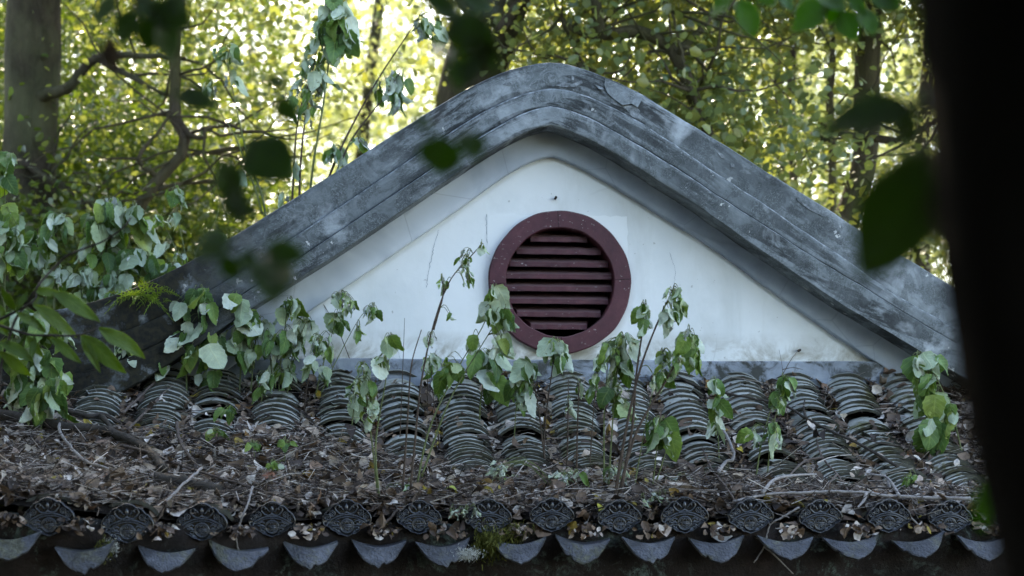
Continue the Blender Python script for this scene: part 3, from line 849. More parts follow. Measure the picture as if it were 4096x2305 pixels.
# --- drip tiles between them
DRIP_U = [25, 330, 660, 951, 1240, 1518, 1775, 2080, 2340, 2605, 2878, 3156, 3420, 3690, 3950]
DRIP_V = [2236, 2282, 2288, 2276, 2264, 2258, 2256, 2249, 2246, 2243, 2242, 2240, 2239, 2237, 2238]   # pixel row of the tip
def drip_mesh(seed=0):
    r_ = random.Random(seed); bite = r_.uniform(-.8, .8); bw_ = r_.uniform(.05, .14) * (seed > 0)
    """crescent lip of a pan tile: hollow upper edge, scalloped lower edge with a middle point, leaning out and down"""
    nx_, nt = 28, 6
    v, f = [], []
    jj = None
    Wd = .214
    for s_ in range(2):
        r_ = random.Random(seed + 5)
        for i in range(nx_ + 1):
            x = -1 + 2 * i / nx_
            a = 1 - abs(x) ** 1.7
            top = -.125 * a
            low = -.405 * (1 - abs(x) ** 2.5) - .020 * abs(math.sin(x * math.pi * 2.5)) * a - .05 * max(0, 1 - abs(x) / .16)
            low += (.06 if seed else 0) * max(0, 1 - abs(x - bite) / max(bw_, .01)) + (r_.uniform(-.008, .008) if 0 < i < nx_ else 0)
            low = min(low, top - .012)
            for k in range(nt + 1):
                t = k / nt
                z = top + (low - top) * t
                y = -.13 * a - .55 * (top - z)
                rim = -.016 if k == nt - 1 and not s_ else 0
                v.append((x * .5 * Wd, (y + rim) * Wd + (.010 if s_ else 0), z * Wd - (.004 if s_ else 0)))
    m = (nx_ + 1) * (nt + 1)
    for i in range(nx_):
        for k in range(nt):
            a = i * (nt + 1) + k; b = (i + 1) * (nt + 1) + k
            f += [(a, a + 1, b + 1, b), (m + a, m + b, m + b + 1, m + a + 1)]
        for k in (0, nt):
            a = i * (nt + 1) + k; b = (i + 1) * (nt + 1) + k
            f.append((a, b, m + b, m + a) if k == 0 else (a, m + a, m + b, b))
    for i in (0, nx_):
        for k in range(nt):
            a = i * (nt + 1) + k; f.append((a, m + a, m + a + 1, a + 1) if i == 0 else (a, a + 1, m + a + 1, m + a))
    tv, tf = [], []
    for i in range(15):
        x = -1 + 2 * i / 14; a = 1 - abs(x) ** 1.7
        for y in (0, .22):
            for th in (0, .01): tv.append((x * .5 * Wd, y - .13 * a * Wd * (1 if y == 0 else 0) + .003, -.125 * a * Wd - th - .001 + y * .12))
    for i in range(14):
        b, e = i * 4, (i + 1) * 4
        tf += [(b, b + 2, e + 2, e), (b + 1, e + 1, e + 3, b + 3), (b, e, e + 1, b + 1)]
    base = len(v); v += tv; f += [tuple(a + base for a in q) for q in tf]
    return mk_mesh('drip_tile', v, f, M['drip'], True)
DMS = [sharp(drip_mesh(k), 50) for k in range(6)]
for i, (u, vt) in enumerate(zip(DRIP_U, DRIP_V)):
    r = random.Random(300 + i)
    q = 1.5
    for _ in range(12): q = q_e(L(u, 2200, q)[0]) + .05
    p, z = L(u, vt, q + .06)
    mw = Matrix.Translation((p, -q, z + .090)) @ Matrix.Rotation(r.gauss(0, .07), 4, 'Y') @ Matrix.Rotation(math.radians(-4) + r.gauss(0, .06), 4, 'X') @ Matrix.Rotation(r.gauss(0, .06), 4, 'Z')
    sc = r.uniform(.94, 1.05); add('drip_tile', r.choice(DMS), hall, mw @ Matrix.Diagonal((sc, 1, r.uniform(.95, 1.1), 1)))

# --- wall under the eave, down to the ground, and the body of the hall
wv, wf = [], []
for i, p in enumerate(np.linspace(cols_p[0] - .4, cols_p[-1] + .45, 120)):
    q = q_e(p) + .012; zt = roof_z(p, q)
    for k, (qq, zz) in enumerate(((q - .10, zt + .006), (q, zt - .004 + .006 * nz2(p * 4, 2)), (q + .006 + .008 * nz2(p * 2, .1), zt - .07), (q - .03 + .012 * nz2(p * 2, .4), zt - .13), (q - .05, zt - .26), (q - .03, zt - .6), (q - .03, 0))):
        wv.append((p, -qq, zz + .008 * nz2(p * 3, k) * (k in (2, 3))))
for i in range(119):
    for k in range(6): wf.append((i * 7 + k, i * 7 + k + 1, (i + 1) * 7 + k + 1, (i + 1) * 7 + k))
add('eave_wall', mk_mesh('eave_wall', wv, wf, M['eave']), hall)['label'] = 'dark lichen stained wall under the eave'
b = MB(); b.box((cols_p[0] - .35, -1.2, -.1), (cols_p[-1] + .4, 5.4, 2.5)); b.build('hall_body', M['eave'], hall, False)

# ------------------------------------------------------------------ leaf litter on the roof
def roof_hit(x, y, off=.03):
    """display pixel -> point of the roof (p, q, z)"""
    u, v_ = x * K, y * K
    best = None
    for q in np.linspace(2.0, .03, 400):
        p, z = L(u, v_, q)
        if q > q_e(p) + .02: continue
        s_ = z - (roof_z(p, q) + fill(p, q / q_e(p)) + off)
        if s_ <= 0: return p, q, z
        best = (p, q, z)
    return best
bedv, bedf = [], []
NP, NQ = 330, 120
ps = np.linspace(cols_p[0] - .28, cols_p[-1] + .33, NP)
for p in ps:
    for j in range(NQ + 1):
        t = .01 + .985 * j / NQ; q = t * q_e(p)
        bedv.append((p, q, roof_z(p, q) + fill(p, t) - .012 + .006 * nz2(p * 7, t * 9)))
for i in range(NP - 1):
    for j in range(NQ): bedf.append((i * (NQ + 1) + j, i * (NQ + 1) + j + 1, (i + 1) * (NQ + 1) + j + 1, (i + 1) * (NQ + 1) + j))
bw = np.array([to_world(*a) for a in bedv])
bed = add('leaf_mould', mk_mesh('leaf_mould', bw, np.array(bedf), M['bed']))
tag(bed, 'dark rotted leaf mould filling the roof troughs', 'leaf mould', kind='stuff')

def rot_frames(n, r, flat=.35):
    """random orthonormal frames whose normals lean near world up"""
    N = r.normal(0, flat, (n, 3)); N[:, 2] += 1; N /= np.linalg.norm(N, axis=1)[:, None]
    A = r.normal(0, 1, (n, 3)); A -= N * (A * N).sum(1)[:, None]; A /= np.linalg.norm(A, axis=1)[:, None]
    return A, np.cross(N, A), N
def litter_leaves(P, size, r, flat, tilt=None):
    n = len(P)
    A, B, N = rot_frames(n, r, flat)
    if tilt is not None:
        N = N + tilt; N /= np.linalg.norm(N, axis=1)[:, None]; A -= N * (A * N).sum(1)[:, None]; A /= np.linalg.norm(A, axis=1)[:, None]; B = np.cross(N, A)
    ts = np.array([0, .25, .5, .75, 1.0]); ws = np.array([.06, .30, .36, .24, .02])
    asp = r.uniform(.7, 1.15, n)
    bend = r.normal(0, .5, n); cup = r.normal(.1, .55, n); tw = r.normal(0, .5, n)
    verts = np.zeros((n, 15, 3))
    for i, (t, w) in enumerate(zip(ts, ws)):
        for k, s_ in enumerate((-1, 0, 1)):
            jag = r.uniform(.7, 1.25, n) if s_ else 1
            x = (t - .5) * size; y = s_ * w * asp * size * jag
            z = (bend * (t - .5) ** 2 * 1.6 + cup * abs(s_) * w + tw * (t - .5) * s_ * w) * size + r.normal(0, .03, n) * size
            verts[:, i * 3 + k] = P + A * x[:, None] + B * np.broadcast_to(y, (n,))[:, None] + N * z[:, None]
    q = np.array([(i * 3 + k, i * 3 + k + 1, i * 3 + k + 4, i * 3 + k + 3) for i in range(4) for k in range(2)])
    f = (q[None] + (np.arange(n) * 15)[:, None, None]).reshape(-1, 4)
    return verts.reshape(-1, 3), f
def sample_litter(n, r, dens):
    out = []
    while len(out) < n:
        p = r.uniform(cols_p[0] - .2, cols_p[-1] + .3); t = r.uniform(.02, .995)
        fl = fill(p, t); d = col_dist(p)
        clear = smooth01((fl - .035) / .035)          # thick litter: everywhere, thin litter: troughs only
        w = max(clear, dens * smooth01((d - .085) / .03), .03)
        if r.random() > w: continue
        q = t * q_e(p); out.append((p, q, roof_z(p, q) + max(fl, .070 * (1 - (d / .108) ** 2) if d < .108 and fl < .06 else fl)))
    return out
def to_np(a): return np.array([to_world(*b) for b in a])
pts = to_np(sample_litter(14000, rng, .75)); pts[:, 2] += rng.uniform(-.006, .016, len(pts))
sz = np.where(rng.random(len(pts)) < .22, rng.uniform(.035, .075, len(pts)), rng.gamma(3, .0085, len(pts)) + .010)
v, f = litter_leaves(pts, sz, rng, .5, np.tile(np.array([[.0, -.35, 0]]), (len(pts), 1)))
pts = to_np(sample_litter(1100, rng, .9)); pts[:, 2] += rng.uniform(.004, .026, len(pts))
v2, f2 = litter_leaves(pts, rng.uniform(.04, .085, len(pts)), rng, .95, np.tile(np.array([[.0, -.5, 0]]), (len(pts), 1)))
f = np.concatenate([f, f2 + len(v)]); v = np.concatenate([v, v2])
tag(add('leaf_litter', mk_mesh('leaf_litter', v, f, M['litter'], True)), 'curled brown and grey dead leaves strewn over the roof', 'leaf litter', kind='stuff')
# leaves caught between the end tiles
pp = []
for i in range(len(DRIP_U)):
    u = DRIP_U[i]
    for k in range(55):
        q = 1.5
        uu = u + rng.normal(0, 38)
        for _ in range(6): q = q_e(L(uu, 2150, q)[0])
        p, _z = L(uu, 2150, q); q2 = q + rng.uniform(-.04, .075); pp.append((p, q2, roof_z(p, q) - .02 - rng.uniform(0, .05) * max(0, (q2 - q) / .07) + .01))
pts = to_np(pp)
v, f = litter_leaves(pts, rng.gamma(3, .006, len(pts)) + .012, rng, .8, np.tile(np.array([[.0, -.8, 0]]), (len(pts), 1)))
tag(add('eave_litter', mk_mesh('eave_litter', v, f, M['litter'], True)), 'dead leaves caught between the end tiles along the eave', 'leaf litter', kind='stuff')

def sticks(P, ln, rad, r, flat=.22, curve=.25):
    n = len(P)
    A, B, N = rot_frames(n, r, flat)
    ring = 4; sd = 3
    c1 = r.normal(0, curve, n); c2_ = r.normal(0, curve * .6, n)
    verts = np.zeros((n, ring * sd, 3))
    for i in range(ring):
        t = i / (ring - 1) - .5
        C = P + A * (t * ln)[:, None] + B * (c1 * (t * t - .1) * ln)[:, None] + N * (c2_ * (t * t - .1) * ln)[:, None]
        rr = rad * (1 - .45 * (t + .5))
        for k in range(sd):
            a = 2 * math.pi * k / sd
            verts[:, i * sd + k] = C + B * (math.cos(a) * rr)[:, None] + N * (math.sin(a) * rr)[:, None]
    q = np.array([(i * sd + k, i * sd + (k + 1) % sd, (i + 1) * sd + (k + 1) % sd, (i + 1) * sd + k) for i in range(ring - 1) for k in range(sd)])
    return verts.reshape(-1, 3), (q[None] + (np.arange(n) * ring * sd)[:, None, None]).reshape(-1, 4)
pts = to_np(sample_litter(13000, rng, .35)); pts[:, 2] += rng.uniform(-.002, .020, len(pts))
v, f = sticks(pts, rng.gamma(3, .035, len(pts)) + .03, rng.gamma(3, .0004, len(pts)) + .0004, rng)
pts = to_np(sample_litter(950, rng, .5)); pts[:, 2] += rng.uniform(.008, .035, len(pts))
v2, f2 = sticks(pts, rng.uniform(.14, .38, len(pts)), rng.uniform(.0010, .0026, len(pts)), rng, .16, .5)
f = np.concatenate([f, f2 + len(v)]); v = np.concatenate([v, v2])
tag(add('twig_litter', mk_mesh('twig_litter', v, f, M['twig'], True)), 'fine dry twigs and stalks tangled in the leaf litter', 'twig litter', kind='stuff')

# ------------------------------------------------------------------ fallen branches lying on the roof
def on_roof(ptsD, off):
    out = []
    for x, y in ptsD:
        p, q, z = roof_hit(x, y, off); out.append(to_world(p, q, z))
    return out
def branch(name, label, ptsD, r0, r1, mat, off=.02, twigs=(), sides=7, group='fallen branches and sticks on the roof', cat='branch', world_pts=None):
    off += .022; r0 *= 1.25; r1 *= 1.25
    P = world_pts or on_roof(ptsD, off)
    base = P[0].copy()
    root = empty(name, base); tag(root, label, cat, group)
    C = spline([tuple(a - base) for a in P], max(8, len(P) * 6))
    r = random.Random(len(label))
    C2 = [Vector(c) + Vector((r.gauss(0, 1), r.gauss(0, 1), r.gauss(0, 1))) * min(r0, .006) * .22 for c in C]
    n = len(C2)
    b = MB(); b.tube(C2, [(r0 + (r1 - r0) * i / (n - 1)) * (1 + .10 * math.sin(i * 1.9) + r.gauss(0, .05)) for i in range(n)], sides); b.build('stem', mat, root)
    for tp in twigs:
        Q = on_roof(tp, off + .01); C = spline([tuple(a - base) for a in Q], len(Q) * 5)
        b = MB(); b.tube(C, [r1 * .9 + .0012 - (r1 * .6) * i / (len(C) - 1) for i in range(len(C))], 6); b.build('side_twig', mat, root)
    return root
def d4(x, y): return (x * .831 / K, (1100 + y * .831) / K)
def d5(x, y): return ((1300 + x * .831) / K, (1100 + y * .831) / K)
def d6(x, y): return ((2600 + x * .831) / K, (1100 + y * .831) / K)
branch('fallen_log', 'thick dark bark covered branch lying across the left of the roof', [d4(-60, 660), d4(150, 700), d4(300, 730), d4(500, 750), d4(600, 785), d4(700, 835), d4(790, 930)], .021, .012, M['wood_dark'], .02, sides=10,
       twigs=[[d4(300, 650), d4(420, 680), d4(500, 672), d4(580, 715)], [d4(490, 680), d4(540, 740), d4(560, 760)]])
branch('fallen_log', 'short rough log end poking from the litter above the fourth end tile', [d4(740, 985), d4(900, 1005), d4(1060, 1045)], .024, .020, M['wood_dark'], .005, sides=10)
branch('fallen_stick', 'pale root-like stick curving down beside the thick dark branch', [d4(285, 690), d4(290, 760), d4(370, 860), d4(440, 910), d4(520, 930)], .0055, .004, M['wood_pale'], .035)
branch('fallen_stick', 'long slender grey stick running right from the end of the thick branch', [d4(580, 820), d4(700, 850), d4(850, 910), d4(1000, 960), d4(1200, 1020), d4(1400, 1080)], .0055, .003, M['wood_mid'], .025)
branch('fallen_stick', 'straight pale stick leaning down left above the third end tile', [d4(970, 930), d4(880, 1010), d4(800, 1090)], .0045, .004, M['wood_pale'], .03)
branch('fallen_stick', 'straight grey stick crossing the broken tiles near the left', [d4(810, 545), d4(700, 660), d4(615, 745)], .005, .0045, M['wood_mid'], .03)
branch('fallen_stick', 'brown crooked stick standing over the litter left of centre', [d4(850, 710), d4(860, 780), d4(890, 840), d4(935, 900)], .0060, .0048, M['wood_mid'], .03)
branch('fallen_stick', 'thin brown stick slanting up left of the grey straight stick', [d4(590, 665), d4(660, 600), d4(745, 515)], .0048, .0035, M['wood_mid'], .035)
branch('fallen_stick', 'pale twig hanging over the gap right of the fourth end tile', [d4(1215, 1020), d4(1190, 1110), d4(1140, 1240), d4(1150, 1330), d4(1230, 1390)], .0040, .002, M['wood_pale'], .03)
branch('fallen_stick', 'long pale branch lying level above the right hand end tiles', [d6(400, 1090), d6(560, 1058), d6(740, 1048), d6(900, 1042), d6(1050, 1050), d6(1200, 1068), d6(1540, 1078)], .0042, .0062, M['wood_pale'], .03,
       twigs=[[d6(540, 1050), d6(600, 985), d6(700, 965), d6(800, 960)], [d6(1200, 1065), d6(1140, 975), d6(1050, 960)], [d6(1040, 1050), d6(1030, 1085), d6(1000, 1120)]])
branch('fallen_stick', 'long dark twig slanting down across the right hand tile columns', [d6(120, 480), d6(240, 540), d6(470, 590), d6(650, 630), d6(750, 690), d6(900, 765), d6(1000, 810), d6(1190, 920)], .0036, .0058, M['wood_dark'], .045,
       twigs=[[d6(750, 690), d6(740, 640), d6(745, 600)]])
branch('fallen_stick', 'bent pale stick propped in the litter right of the tall brown stems', [d6(330, 950), d6(365, 900), d6(405, 880), d6(385, 810), d6(355, 745)], .0065, .005, M['wood_pale'], .025)
branch('fallen_stick', 'dark forked twig in front of the right hand tile columns', [d6(800, 790), d6(830, 880), d6(900, 960), d6(965, 1060)], .0030, .0042, M['wood_mid'], .03,
       twigs=[[d6(900, 960), d6(860, 1010), d6(865, 1050)], [d6(830, 880), d6(740, 900), d6(640, 1000)]])
branch('fallen_stick', 'thin grey forked twig dangling off the eave near the right end tiles', [d6(720, 1120), d6(640, 1165), d6(578, 1205), d6(550, 1310), d6(500, 1385)], .0036, .002, M['wood_pale'], .02,
       twigs=[[d6(550, 1310), d6(600, 1350), d6(690, 1440)], [d6(578, 1205), d6(545, 1160)]])
branch('fallen_stick', 'thin twig lying in the litter under the leaning long dark twig', [d6(1310, 1220), d6(1200, 1110), d6(1130, 965)], .0028, .004, M['wood_pale'], .02)
branch('fallen_stick', 'grey stick tilted over the end tile gap left of the centre', [d5(215, 1250), d5(300, 1185), d5(350, 1130)], .0050, .004, M['wood_mid'], .02)
branch('fallen_stick', 'slim brown twig with side shoots in the litter above the right end tiles', [d6(250, 830), d6(300, 940), d6(350, 1000), d6(405, 1085)], .003, .004, M['wood_mid'], .025)

# single bright fallen leaves
def fallen_leaf(label, x, y, size, rgb, curl):
    p, q, z = roof_hit(x, y, .03); c = to_world(p, q, z)
    s = NT('fallen_leaf_colour'); s.col(s.ramp(s.noise(60, 4), [(.35, tuple(a * .55 for a in rgb)), (.6, rgb)])); s.set(.55, .35)
    r = np.random.default_rng(int(x))
    v, f = litter_leaves(np.zeros((1, 3)), np.array([size]), r, .4, np.array([[0, -.9, 0]]))
    o = add('fallen_leaf', mk_mesh('fallen_leaf', v, f, s.m, True)); o.location = c
    o.modifiers.new('sub', 'SUBSURF').render_levels = 2
    tag(o, label, 'leaf', 'bright fallen leaves')
fallen_leaf('orange brown curled dead leaf in the right hand trough', *d6(1235, 860), .075, (.33, .10, .03), 1)
fallen_leaf('yellow fallen leaf tucked behind an end tile right of centre', *d5(1330, 1112), .06, (.50, .44, .05), 1)
fallen_leaf('yellow green fallen leaf on the litter below the clear tile stacks', *d5(610, 1030), .055, (.30, .33, .05), 1)
fallen_leaf('big tan dead leaf at the foot of the tile stacks', *d5(495, 870), .075, (.36, .27, .20), 1)
fallen_leaf('round pale dead leaf standing on a broken tile at the left', *d4(1285, 740), .058, (.42, .36, .32), 1)
fallen_leaf('red brown dead leaf lying near small green seedlings', *d4(1300, 965), .065, (.28, .11, .06), 1)
fallen_leaf('pale curled dead leaf resting on a right hand drip tile', *d6(335, 1265), .095, (.38, .36, .34), 1)
fallen_leaf('yellow dead leaf caught between tile columns left of centre', *d4(1530, 570), .05, (.40, .27, .03), 1)
fallen_leaf('white bleached leaf crumpled among the left tiles', *d4(720, 490), .085, (.60, .60, .58), 1)
fallen_leaf('small yellow leaf by the twig crossing the right columns', *d6(430, 836), .04, (.48, .36, .03), 1)

# moss and lichen hanging off the middle eave
def tuft(name, label, x, y, w, h, n, mat, cat, q_off=.06, ln=.03):
    u, v_ = x * K, y * K; q = 1.5
    for _ in range(8): q = q_e(L(u, v_, q)[0]) + q_off
    p, z = L(u, v_, q); base = to_world(p, q, z)
    r = np.random.default_rng(int(x * 7 + y))
    P = r.normal(0, 1, (n, 3)) * np.array([w / 2, .012, h / 2])
    V = np.zeros((n, 4, 3)); D = np.stack([r.normal(0, .5, n), r.normal(-.5, .4, n), r.normal(-.9, .4, n)], 1); D /= np.linalg.norm(D, axis=1)[:, None]
    l = r.uniform(.4, 1.2, n)[:, None] * ln; sd = r.normal(0, 1, (n, 3)); sd /= np.linalg.norm(sd, axis=1)[:, None]
    V[:, 0] = P - sd * l * .10; V[:, 1] = P + sd * l * .10; V[:, 2] = P + D * l + sd * l * .07; V[:, 3] = P + D * l - sd * l * .07
    o = add(name, mk_mesh(name, V.reshape(-1, 3), np.arange(n * 4).reshape(-1, 4), mat, True)); o.location = base
    return tag(o, label, cat, kind='thing')
tuft('moss_clump', 'yellow green moss hanging under the end tile left of centre', 1232, 1366, .055, .050, 1700, M['moss'], 'moss', .05, .022)
tuft('moss_clump', 'thin yellow moss beside the mossy end tile', 1290, 1338, .05, .04, 500, M['moss'], 'moss', .03, .02)
tuft('lichen_patch', 'pale grey lichen crust on a drip tile beside the moss', 1172, 1392, .05, .022, 1200, M['lichen'], 'lichen', .085, .010)
tuft('lichen_patch', 'grey moss fringe at the end of the second drip tile', 280, 1375, .03, .030, 500, M['lichen'], 'lichen', .045, .008)
tuft('moss_clump', 'dull moss between the second drip tile and the third', 265, 1380, .03, .035, 300, M['moss'], 'moss', .05, .018)

# ------------------------------------------------------------------ wilting nettle plants
def leaf_mesh(name, mt, mb, wid=.40, fold=.25, droop=.3, roll=0.0, cr=.0, serr=.05, heart=True, seed=0, nt=11, th=.006, lance=False, twist=0.0):
    """blade along +X from its base at the origin, length 1, upper face +Z"""
    r = random.Random(seed)
    ss = (-1, -.55, 0, .55, 1)
    ph = [r.uniform(0, 6.28) for _ in range(6)]
    top = []
    ang = 0; x = z = 0.0
    rows = []
    for i in range(nt + 1):
        t = i / nt
        if lance: w = wid * (math.sin(math.pi * min(1, t) ** .85) ** .9)
        else: w = wid * (math.sin(math.pi * t ** .62) ** .75) * (1 - .12 * t)
        if i == 0: w = .02
        if i == nt: w = .004
        if i: 
            x += math.cos(ang) / nt; z -= math.sin(ang) / nt; ang += droop / nt * (1.4 if t > .5 else .7)
        rows.append((t, w, x, z, ang))
    for (t, w, x, z, ang) in rows:
        for s_ in ss:
            ww = w * (1 + (serr * (1 if int(t * nt) % 2 else -1) if abs(s_) == 1 else 0))
            a = roll * abs(s_) * (.6 + .4 * math.sin(ph[0] + t * 3)) 
            y = s_ * ww * (math.sin(a) / a if abs(a) > 1e-3 else 1) * math.cos(fold * .5)
            h = abs(s_) * ww * (math.sin(fold)) - (1 - math.cos(a)) / max(abs(a), 1e-3) * ww * abs(s_) * (1 if roll > 0 else -1)
            h += cr * (math.sin(t * 9 + ph[1] + s_ * 2) * .5 + math.sin(t * 15 + ph[2] - s_ * 3) * .3) * .12
            h += .010 * math.cos((t * 7 - abs(s_) * 1.3) * 2 * math.pi) * (1 if abs(s_) > .2 else 0)
            back = -.10 * abs(s_) * (1 if heart else 0) * max(0, 1 - t * 6) * w / max(wid, .01)
            xx = x + back - math.sin(ang) * 0; 
            ca, sa = math.cos(twist * t), math.sin(twist * t)
            y, h = y * ca - h * sa, y * sa + h * ca
            top.append((xx + math.sin(ang) * h, y + cr * .05 * math.sin(t * 8 + ph[3]), z + math.cos(ang) * h))
    n5 = len(ss); N = len(top)
    v = [(a, b, c + th / 2) for a, b, c in top] + [(a, b, c - th / 2) for a, b, c in top]
    f, mi = [], []
    for i in range(nt):
        for k in range(n5 - 1):
            a = i * n5 + k
            f.append((a, a + n5, a + n5 + 1, a + 1)); mi.append(0)
            f.append((N + a, N + a + 1, N + a + n5 + 1, N + a + n5)); mi.append(1)
    # orient so the first layer's normals face +Z
    f = [q[::-1] for q in f]
    uvs = [(rows[i // n5][0], ss[i % n5]) for i in range(N)] * 2
    return set_uv(mk_mesh(name, v, f, [mt, mb], True, mi), uvs)
T_, U_, D_ = M['leaf_top'], M['leaf_under'], M['leaf_dry']
FRESH = [leaf_mesh('leaf', T_, U_, .38, .15, .5, .3, .25, seed=1), leaf_mesh('leaf', T_, U_, .42, .25, .8, .2, .35, seed=2), leaf_mesh('leaf', T_, U_, .35, .35, .3, .4, .3, seed=3), leaf_mesh('leaf', T_, U_, .34, .1, 1.1, .5, .4, seed=4, twist=.5), leaf_mesh('leaf', T_, U_, .31, .5, .7, .3, .4, seed=31, twist=-.7)]
WILT = [leaf_mesh('leaf', T_, U_, .30, .9, .4, .5, .5, seed=5, twist=.8), leaf_mesh('leaf', T_, U_, .32, -.7, .5, .8, .7, seed=6, twist=-.6), leaf_mesh('leaf', T_, U_, .26, 1.1, .2, 1.3, .5, seed=7, twist=1.2), leaf_mesh('leaf', T_, U_, .30, .5, .9, -1.3, .6, seed=8), leaf_mesh('leaf', T_, U_, .27, -1.0, .3, -1.0, .9, seed=9, twist=1.6), leaf_mesh('leaf', T_, U_, .24, 1.25, .5, .6, .8, seed=32, twist=-1.4), leaf_mesh('leaf', T_, U_, .29, .7, 1.3, .4, .7, seed=33, twist=.4)]
DRY = [leaf_mesh('leaf', D_, U_, .22, 1.2, .6, 1.6, 1.4, seed=10, twist=1.2), leaf_mesh('leaf', D_, D_, .18, -1.0, .9, -1.6, 1.6, seed=11, twist=-1.8), leaf_mesh('leaf', U_, D_, .20, .8, .4, 1.8, 1.2, seed=12, twist=2.2)]

def leaf_matrix(A, axis, face, length, width=1.0):
    X = axis.normalized(); Z = face - X * face.dot(X)
    if Z.length < 1e-4: Z = X.orthogonal()
    Z.normalize(); Y = Z.cross(X)
    R = Matrix((X, Y, Z)).transposed().to_4x4()
    return Matrix.Translation(A) @ R @ Matrix.Diagonal((length, length * width, length, 1))

ROOF_PLANTS = 'wilting leafy plants growing on the roof'
def plant(label, stems, leaves, Y=None, mat='stem_green', r0=.0042, seed=0, sizes=(34, 60), mixw=(.3, .5, .2), under=.5, name='nettle_plant', group=ROOF_PLANTS, hang=1.0, dy=.04, spread=1.0):
    """stems: polylines of display pixels, root first. leaves: clusters (cx, cy, rx, ry, n) in display pixels; leaves hang from the stems"""
    r = random.Random(seed * 13 + 5)
    x0, y0 = stems[0][0]
    if Y is None:
        p, q, z = roof_hit(x0, y0, -.01); Y = to_world(p, q, z).y
    base = WD(x0, y0, Y)
    root = empty(name, base); tag(root, label, 'plant', group)
    allp = []
    pet = MB()
    sc = Y / FPX * K                   # metres per display pixel at the plant
    for si, st in enumerate(stems):
        yy = [Y - (r.uniform(-dy, dy) if len(st) > 1 else 0) * (i / max(1, len(st) - 1)) for i in range(len(st))]
        W3 = [WD(x, y, yd) - base for (x, y), yd in zip(st, yy)]
        C = [Vector(c) for c in spline([tuple(a) for a in W3], max(6, len(W3) * 6))] if len(W3) > 1 else W3
        n = len(C)
        b = MB(); b.tube(C, [r0 * (1 - .62 * i / (n - 1)) * (1 + .12 * (i % 3 == 0)) for i in range(n)], 6); b.build('stem', M[mat], root)
        px = spline(st, n)
        allp += [(px[i][0], px[i][1], C[i]) for i in range(n)]
    for (cx, cy, rx, ry, nl) in leaves:
        for k in range(int(nl * 2.25 + .5)):
            a = r.uniform(0, 2 * math.pi); d = math.sqrt(r.random())
            lx, ly = cx + math.cos(a) * d * rx, cy + math.sin(a) * d * ry
            # hang from the nearest stem point not far below
            best = min(allp, key=lambda s_: (s_[0] - lx) ** 2 + 1.2 * (s_[1] - ly + 6) ** 2)
            S3 = best[2]
            A = WD(lx, ly, Y) - base; A.y += r.uniform(-.07, .05)
            mid = (S3 + A) / 2 + Vector((0, 0, .25 * (A - S3).length + .004))
            C = [Vector(c) for c in spline([tuple(S3), tuple(mid), tuple(A)], 7)]
            pet.tube(C, [.0014] * 6 + [.0009], 4)
            kind = r.choices((0, 1, 2), mixw)[0]
            me = r.choice((FRESH, WILT, DRY)[kind])
            ln = r.uniform(*sizes) * sc * (1, .92, .75)[kind] * (r.triangular(.45, 1.2, .9) if kind == 0 else r.triangular(.35, 1.1, .75))
            out = (A - S3); out.z = 0
            ax = Vector((r.gauss(0, .32), r.gauss(0, .3), -1)) + out.normalized() * r.uniform(0, .35) * spread if out.length > 1e-4 else Vector((r.gauss(0, .22), r.gauss(0, .2), -1))
            if hang < 1: ax = ax * hang + Vector((r.uniform(-1, 1), r.uniform(-.6, .1), .1)) * (1 - hang)
            th = r.gauss(0, .75)
            face = Vector((math.sin(th), -math.cos(th), .25))
            if r.random() < under: face = -face
            add('leaf', me, root, leaf_matrix(A, ax, face, ln, r.uniform(.75, 1.12) * (1, .82, .9)[kind]))
    if pet.v: tag(pet.build('petiole', M['stem_green'], root), kind='stuff')
    return root

# tall wilted stems behind the coping, left of the apex
TALL = 'tall wilted stems behind the coping'
plant('tall wilted plant at the left of those behind the coping, leaning left', [[(672, 560), (655, 480), (620, 380), (585, 225), (572, 150), (584, 108)], [(660, 540), (640, 470), (590, 340), (556, 285), (535, 235)]],
      [(575, 125, 26, 18, 6), (583, 190, 12, 12, 2), (533, 215, 14, 14, 3), (592, 440, 10, 10, 2)], 9.75, 'stem_green', .0055, 1, (48, 66), (.45, .45, .1), .6, group=TALL, name='tall_nettle')
plant('tall wilted plant with leaves all along it, left of the tallest stem', [[(734, 540), (740, 400), (752, 290), (775, 215), (785, 165)], [(752, 540), (757, 400), (775, 250), (810, 60), (835, -40)]],
      [(770, 190, 30, 50, 9), (745, 260, 14, 40, 4), (775, 270, 25, 30, 5), (800, 130, 20, 40, 6), (738, 420, 12, 20, 2), (715, 500, 10, 15, 2)], 9.7, 'stem_brown', .0055, 2, (44, 66), (.15, .6, .25), .65, group=TALL, name='tall_nettle')
plant('tallest wilted plant behind the coping, its head cut by the top edge', [[(776, 520), (790, 400), (815, 250), (832, 100), (838, -60)]],
      [(845, 20, 35, 40, 7), (870, 70, 25, 40, 5), (822, 60, 20, 50, 7), (850, 95, 30, 25, 4), (806, 190, 15, 30, 4)], 9.65, 'stem_green', .0060, 3, (60, 92), (.35, .5, .15), .5, group=TALL, name='tall_nettle')
plant('tall wilted plant leaning right towards the apex behind the coping', [[(808, 500), (850, 390), (905, 280), (960, 185), (1020, 95), (1055, 40)], [(822, 490), (880, 360), (930, 290), (975, 235), (1005, 185)]],
      [(1085, 75, 35, 30, 8), (1060, 45, 14, 14, 2), (1005, 190, 24, 18, 7), (990, 235, 20, 25, 6), (960, 210, 14, 14, 2), (845, 385, 16, 18, 6), (905, 350, 14, 10, 3)], 9.6, 'stem_brown', .0065, 4, (48, 80), (.25, .55, .2), .6, group=TALL, name='tall_nettle')
